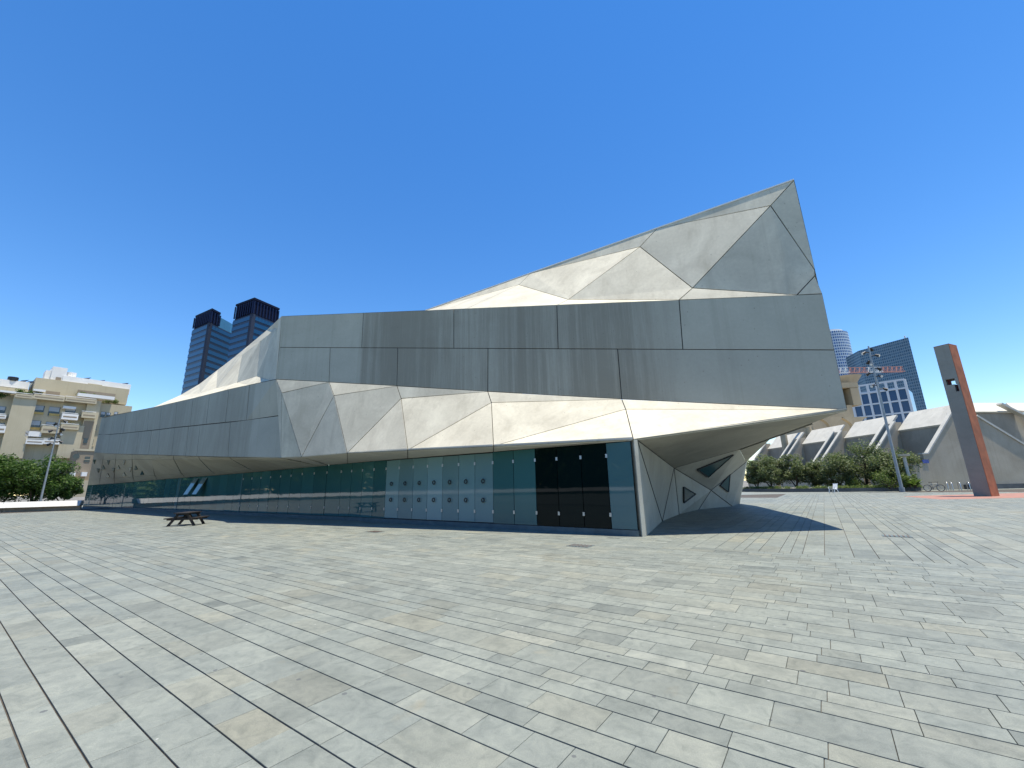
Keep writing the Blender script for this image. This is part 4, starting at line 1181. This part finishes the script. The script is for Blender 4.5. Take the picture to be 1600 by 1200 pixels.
hb_ = MB(); tn = []; rng2 = random.Random(11)  # unseen hedge added to block bright horizon gaps in the glass reflection
hp = [V((-86, 58, 0)), V((-70, 40, 0)), V((-66, 20, 0)), V((-62, 2, 0)), V((-54, -16, 0)), V((-42, -31, 0)), V((-24, -38, 0)), V((-4, -39, 0)), V((26, -39, 0))]
for a, c in zip(hp, hp[1:]):
    for k in range(22):
        leaves(hb_, tn, lerp(a, c, (k + rng2.random()) / 22) + V((rng2.uniform(-1, 1), rng2.uniform(-1, 1), rng2.uniform(1.0, 4.2))), 2.4, 130, 1.0, rng2)
tag(hb_.build('filler_hedge', M['green'], attr={'tone': tn}), 'tall green hedge behind the low wall, added to fill gaps in the glass reflection', 'hedge')

# ------------------------------------------------------------------ left: apartment house
M['stucco'] = concrete('tan_stucco', (0.43, 0.37, 0.25), (0.53, 0.465, 0.33), 0.12)
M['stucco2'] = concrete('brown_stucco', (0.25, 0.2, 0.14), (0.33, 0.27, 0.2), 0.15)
M['white'] = plain('white_roof_render', (0.72, 0.71, 0.68), 0.7, var=0.06, scale=.5)
M['blind'] = plain('grey_blind', (0.34, 0.38, 0.42), 0.5); M['yellow'] = plain('ochre_blind', (0.5, 0.36, 0.12), 0.7)
M['apglass'] = glassmat('flat_window_glass', (0.02, 0.03, 0.04), 0.08, 0.6); M['awn'] = plain('white_awning', (0.72, 0.71, 0.68), 0.6)
aA = dep(203, 680, 100); aA.z = 0
dA = V((-0.59, -0.81, 0)).normalized(); nA = V((0.81, -0.59, 0))
apt = empty('apartment_house', aA, 'tan apartment house with white roof storey, balconies and blinds beyond the trees', 'apartment building')
def zpx(x, y): return x / 4.6167, 560 + y / 4.6154
def AQ(x, y, o):                               # facade point (zoom survey units), o metres proud
    return onp(*zpx(x, y), aA + nA * o, nA)
def abox(name, x0, y0, x1, y1, o, th, mat, par=None):
    xm, ym = (x0 + x1) / 2, (y0 + y1) / 2
    a, c = AQ(x0, ym, o), AQ(x1, ym, o); zt, zb_ = AQ(xm, y0, o).z, AQ(xm, y1, o).z
    p = V((a.x, a.y, 0)); q = V((c.x, c.y, 0))
    b = MB(); b.prism([p + V((0, 0, zb_)), q + V((0, 0, zb_)), q + V((0, 0, zt)), p + V((0, 0, zt))], nA, th)
    return b.build(name, M[mat], par or apt)
abox('wall', -160, 285, 900, 960, 0, 14, 'stucco')
abox('upper_wall', 235, 178, 930, 300, -1.6, 10, 'stucco')
abox('upper_wall', -160, 205, 200, 300, -3, 10, 'stucco')
abox('roof_storey', 440, 155, 945, 232, -2.2, 8, 'white')
abox('roof_storey', -160, 150, 215, 203, -3.4, 8, 'white')
abox('stair_tower', 368, 62, 478, 190, -2.4, 4.5, 'white')
abox('stair_tower', 322, 85, 368, 170, -3, 3.5, 'white')
abox('pier', 45, 262, 220, 720, 1.6, 1.6, 'stucco')
abox('pier', 590, 300, 690, 720, 1.0, 1.0, 'stucco')
abox('pier', 430, 480, 585, 720, 1.3, 1.3, 'stucco')
abox('recess_panel', 585, 450, 660, 665, 1.02, .05, 'stucco2')
for x0, y0, x1, y1, ye in ((237, 338, 318, 405, 1), (350, 350, 432, 416, 1), (212, 447, 292, 515, 1), (330, 458, 400, 490, 0), (726, 384, 760, 425, 0), (766, 390, 797, 422, 0), (662, 477, 697, 518, 0), (640, 582, 672, 628, 0), (470, 360, 545, 400, 0), (-20, 345, 40, 400, 0), (-20, 465, 30, 505, 0), (822, 385, 850, 420, 0)):
    f = abox('window', x0, y0, x1, y1, .08, .2, 'apglass')
    abox('blind', x0 + 3, y0 + 2, x1 - 3, y0 + (y1 - y0) * .5, .12, .03, 'blind', f)
    if ye: abox('lower_blind', x0 + 3, y1 - (y1 - y0) * .28, x1 - 3, y1 - 1, .14, .04, 'yellow', f)
    abox('sill', x0 - 4, y1, x1 + 4, y1 + 6, .2, .25, 'stucco', f)
f = abox('window', 602, 577, 632, 612, 1.1, .1, 'apglass')
for x0, y0, x1, y1, mt in ((445, 400, 565, 442, 'white'), (590, 390, 695, 430, 'stucco'), (440, 478, 570, 512, 'stucco'), (300, 488, 430, 540, 'stucco'), (185, 585, 312, 618, 'white'), (312, 585, 432, 618, 'white'), (-30, 405, 45, 432, 'white'), (-30, 485, 40, 535, 'white'), (110, 258, 240, 285, 'stucco'), (238, 268, 470, 300, 'stucco'), (470, 290, 700, 318, 'stucco')):
    f = abox('balcony', x0, y0, x1, y1, 1.9, 1.9, mt)
    abox('balcony_rail', x0, y0 - 9, x1, y0 - 5, 1.88, .06, 'awn', f)
    abox('balcony_dark_strip', x0 + 10, y0 + (y1 - y0) * .4, x1 - 10, y0 + (y1 - y0) * .65, 1.91, .02, 'stucco2', f)  # brown strip painted on the balcony front for a shadow gap
for x0, y0, x1, y1 in ((182, 525, 300, 562), (455, 345, 550, 362), (240, 222, 330, 238), (-20, 232, 120, 246), (560, 262, 830, 285)):
    abox('awning', x0, y0, x1, y1, 1.6, 1.5, 'awn')
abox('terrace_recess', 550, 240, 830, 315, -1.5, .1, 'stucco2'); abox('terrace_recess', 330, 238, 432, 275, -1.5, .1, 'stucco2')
abox('panel_inset', 630, 185, 735, 222, -2.15, .1, 'stucco'); abox('panel_inset', 398, 135, 438, 185, -2.05, .1, 'stucco2')
for x, y, hgt in ((510, 118, 30), (90, 150, 14)):
    b = MB(); p = AQ(x, y + hgt, -4); b.tube([p, V((p.x, p.y, AQ(x, y - 15, -4).z))], .8, 12); b.build('water_tank', M['white' if x > 300 else 'black'], apt)
for x, y in ((580, 130), (685, 148), (860, 168), (120, 148), (170, 155)):
    p = AQ(x, y + 22, -5); b = MB(); b.hexa([p + V((-1, 0, -.6)), p + V((1, -.3, -.6)), p + V((1.4, 1, .6)), p + V((-.6, 1.3, .6))], [p + V((-1, 0, -.5)), p + V((1, -.3, -.5)), p + V((1.4, 1, .7)), p + V((-.6, 1.3, .7))]); b.build('solar_panel', M['black'], apt)
for i, (x, y, wd, lab) in enumerate(((155, 245, 2.0, 'round green terrace shrub above the pier of the apartment house'), (268, 250, 2.0, 'small terrace shrub right of the pier on the apartment house'), (5, 258, 2.2, 'terrace shrub on the apartment house at the left picture edge'), (640, 270, 3.4, 'long overgrown creeper on the upper terrace of the apartment house'), (800, 305, 2.0, 'creeper end at the right of the upper apartment terrace'))):
    p = AQ(x, y, 1.0 if i < 3 else -.8); o = empty('terrace_plant', p - V((0, 0, .8)), lab, 'plant', 'terrace plants'); b = MB(); tn = []
    for k in range(7): leaves(b, tn, p + dA * rng.uniform(-.5, .5) * wd + V((0, 0, rng.uniform(-.4, .4))), .55, 60, .3, rng)
    b.build('foliage', M['bush' if i > 2 else 'green'], o, attr={'tone': tn})
# smaller brown house to its right
aA2 = aA + nA * 12
hs2 = empty('brown_house', aA2, 'low brown house with round window between the tree and the museum', 'house')
_o = aA; aA = aA2
def hb(name, x0, y0, x1, y1, o, th, mat, par=None): return abox(name, x0, y0, x1, y1, o, th, mat, par or hs2)
hb('wall', 535, 660, 760, 960, 0, 8, 'stucco2')
hb('parapet', 530, 655, 765, 668, .15, .5, 'stucco')
f = hb('window', 610, 708, 648, 748, .06, .15, 'apglass'); hb('sill', 605, 728, 652, 731, .1, .1, 'stucco', f)
cw_ = AQ(550, 706, .02); b = MB(); b.tube([cw_ - nA * .05, cw_ + nA * .04], .5, 20); b.build('round_window', M['apglass'], hs2)
for x0, y0, x1, y1 in ((510, 820, 545, 850), (590, 820, 628, 850)):
    hb('balcony', x0, y0, x1, y1, 1.2, 1.2, 'white')
hb('lower_wing', 480, 880, 640, 1000, 1.4, 2, 'stucco'); hb('window', 565, 912, 600, 945, 1.45, .1, 'apglass')
aA = _o

# ------------------------------------------------------------------ left: twin glass towers
M['tw_body'] = plain('tower_spandrel', (0.012, 0.02, 0.045), 0.35, var=0.2, scale=.05)
M['tw_glass'] = glassmat('tower_blue_glass', (0.01, 0.06, 0.14), 0.1, 0.5)
M['tw_pier'] = plain('tower_granite', (0.03, 0.042, 0.07), 0.7, var=0.15, scale=.2, spec=0.1)
M['tw_louvre'] = plain('tower_navy_louvre', (0.01, 0.02, 0.06), 0.5, spec=0.1); M['tw_dark'] = plain('tower_louvre', (0.006, 0.01, 0.03), 0.6, spec=0.1)
def tower(uc, ul, ur, Yc, Yl, Yr, vtop, vcrown, label, curve):
    c = dep(uc, 620, Yc); a = dep(ul, 620, Yl); d_ = dep(ur, 620, Yr)
    c.z = a.z = d_.z = 0
    t = empty('glass_tower', c, label, 'tower', 'twin blue glass towers')
    zc = dep(uc, vtop, Yc).z; zk = dep(uc, vcrown, Yc).z
    far = a + d_ - c
    b = MB(); b.hexa([c, d_, far, a], [p + V((0, 0, zc)) for p in (c, d_, far, a)]); b.build('tower_body', M['tw_body'], t)
    fl = 4.3
    for p, q in ((c, a), (c, d_)):
        n_ = hv(p, q); L_ = (q - p).length; dr = (q - p).normalized()
        k = 0
        while zc - (k + 1) * fl > 20:
            z1 = zc - k * fl - 1.0; z0 = z1 - 2.5
            b = MB(); b.prism([p + dr * 2.0 + V((0, 0, z0)) + n_ * .25, q + V((0, 0, z0)) + n_ * .25, q + V((0, 0, z1)) + n_ * .25, p + dr * 2.0 + V((0, 0, z1)) + n_ * .25], n_, .3); b.build('window_band', M['tw_glass'], t); k += 1
    # corner pier
    n1, n2_ = hv(c, a), hv(c, d_); da, dd = (a - c).normalized(), (d_ - c).normalized()
    b = MB(); b.hexa([c + n1 * .4 + n2_ * .4, c + dd * 2 + n2_ * .4, c + dd * 2 + da * 2, c + da * 2 + n1 * .4], [p + V((0, 0, zc + .3)) for p in (c + n1 * .4 + n2_ * .4, c + dd * 2 + n2_ * .4, c + dd * 2 + da * 2, c + da * 2 + n1 * .4)]); b.build('corner_pier', M['tw_pier'], t)
    # crown: louvred screen with cap
    ca, cd_ = c + (a - c) * .92, c + (d_ - c) * (.92 if not curve else .28)
    cf = ca + cd_ - c
    b = MB(); b.hexa([p + V((0, 0, zc)) for p in (c, cd_, cf, ca)], [p + V((0, 0, zk)) for p in (c, cd_, cf, ca)]); b.build('crown_core', M['tw_dark'], t)
    for p, q in ((c, ca), (c, cd_)):
        n_ = hv(p, q); L_ = (q - p).length; k = max(3, int(L_ / 2.2))
        for i in range(k + 1):
            s_ = lerp(p, q, i / k); b = MB(); b.bar(s_ + n_ * .6 + V((0, 0, zc + .5)), s_ + n_ * .6 + V((0, 0, zk - .8)), .7, .5); b.build('louvre', M['tw_louvre'], t)
    b = MB(); ct_ = (c + cf) / 2
    b.hexa([ct_ + (p - ct_) * 1.06 + V((0, 0, zk)) for p in (c, cd_, cf, ca)], [ct_ + (p - ct_) * 1.06 + V((0, 0, zk + 1.4)) for p in (c, cd_, cf, ca)]); b.build('crown_cap', M['tw_dark'], t)
    # glazed screen curving away on the right
    zs_ = lerp(V((0, 0, zc)), V((0, 0, zk)), .8).z
    pr = cd_; nn = 5
    for i in range(nn):
        q0 = lerp(cd_, d_, i / nn) + (far - d_) * .08 * (i / nn) ** 2; q1 = lerp(cd_, d_, (i + 1) / nn) + (far - d_) * .08 * ((i + 1) / nn) ** 2
        if (q1 - q0).length < .5: continue
        n_ = hv(q0, q1); b = MB(); b.prism([q0 + V((0, 0, zc)), q1 + V((0, 0, zc)), q1 + V((0, 0, zs_)), q0 + V((0, 0, zs_))], n_, .4); b.build('crown_glass', M['g_tower'], t)
    return t
M['g_tower'] = glassmat('tower_light_glass', (0.06, 0.2, 0.32), 0.1, 0.6)
tower(309, 283, 358, 262, 274, 288, 505, 485.5, 'dark blue glass tower, the left and lower of the twin pair', True)
tower(377, 347, 422, 250, 260, 268, 491, 469, 'dark blue glass tower with louvred crown, the right and taller twin', False)
b = MB(); b.box((0, 0, 0), (1, 1, 1))

# ------------------------------------------------------------------ drain covers in the paving
for u, v_, lab in ((907, 853, 'dark drain cover in front of the glass corner'), (1401, 838, 'slotted drain cover on the right part of the plaza'), (586, 831, 'rusty drain cover before the frosted doors')):
    p = gnd(u, v_); b = MB()
    t = empty('drain_cover', p, lab, 'drain cover', 'drain covers')
    b.box(p + V((0, 0, .003)), (.62, .42, .012), (PA, PB, V((0, 0, 1)))); b.build('cover_plate', M['sill'], t)
    for k in range(6):
        f = MB(); f.box(p + PA * (-.24 + k * .096) + V((0, 0, .012)), (.03, .36, .008), (PA, PB, V((0, 0, 1)))); f.build('bar', plain('rusty_bar', (.12, .08, .06), .7) if 'rusty_bar' not in bpy.data.materials else bpy.data.materials['rusty_bar'], t)
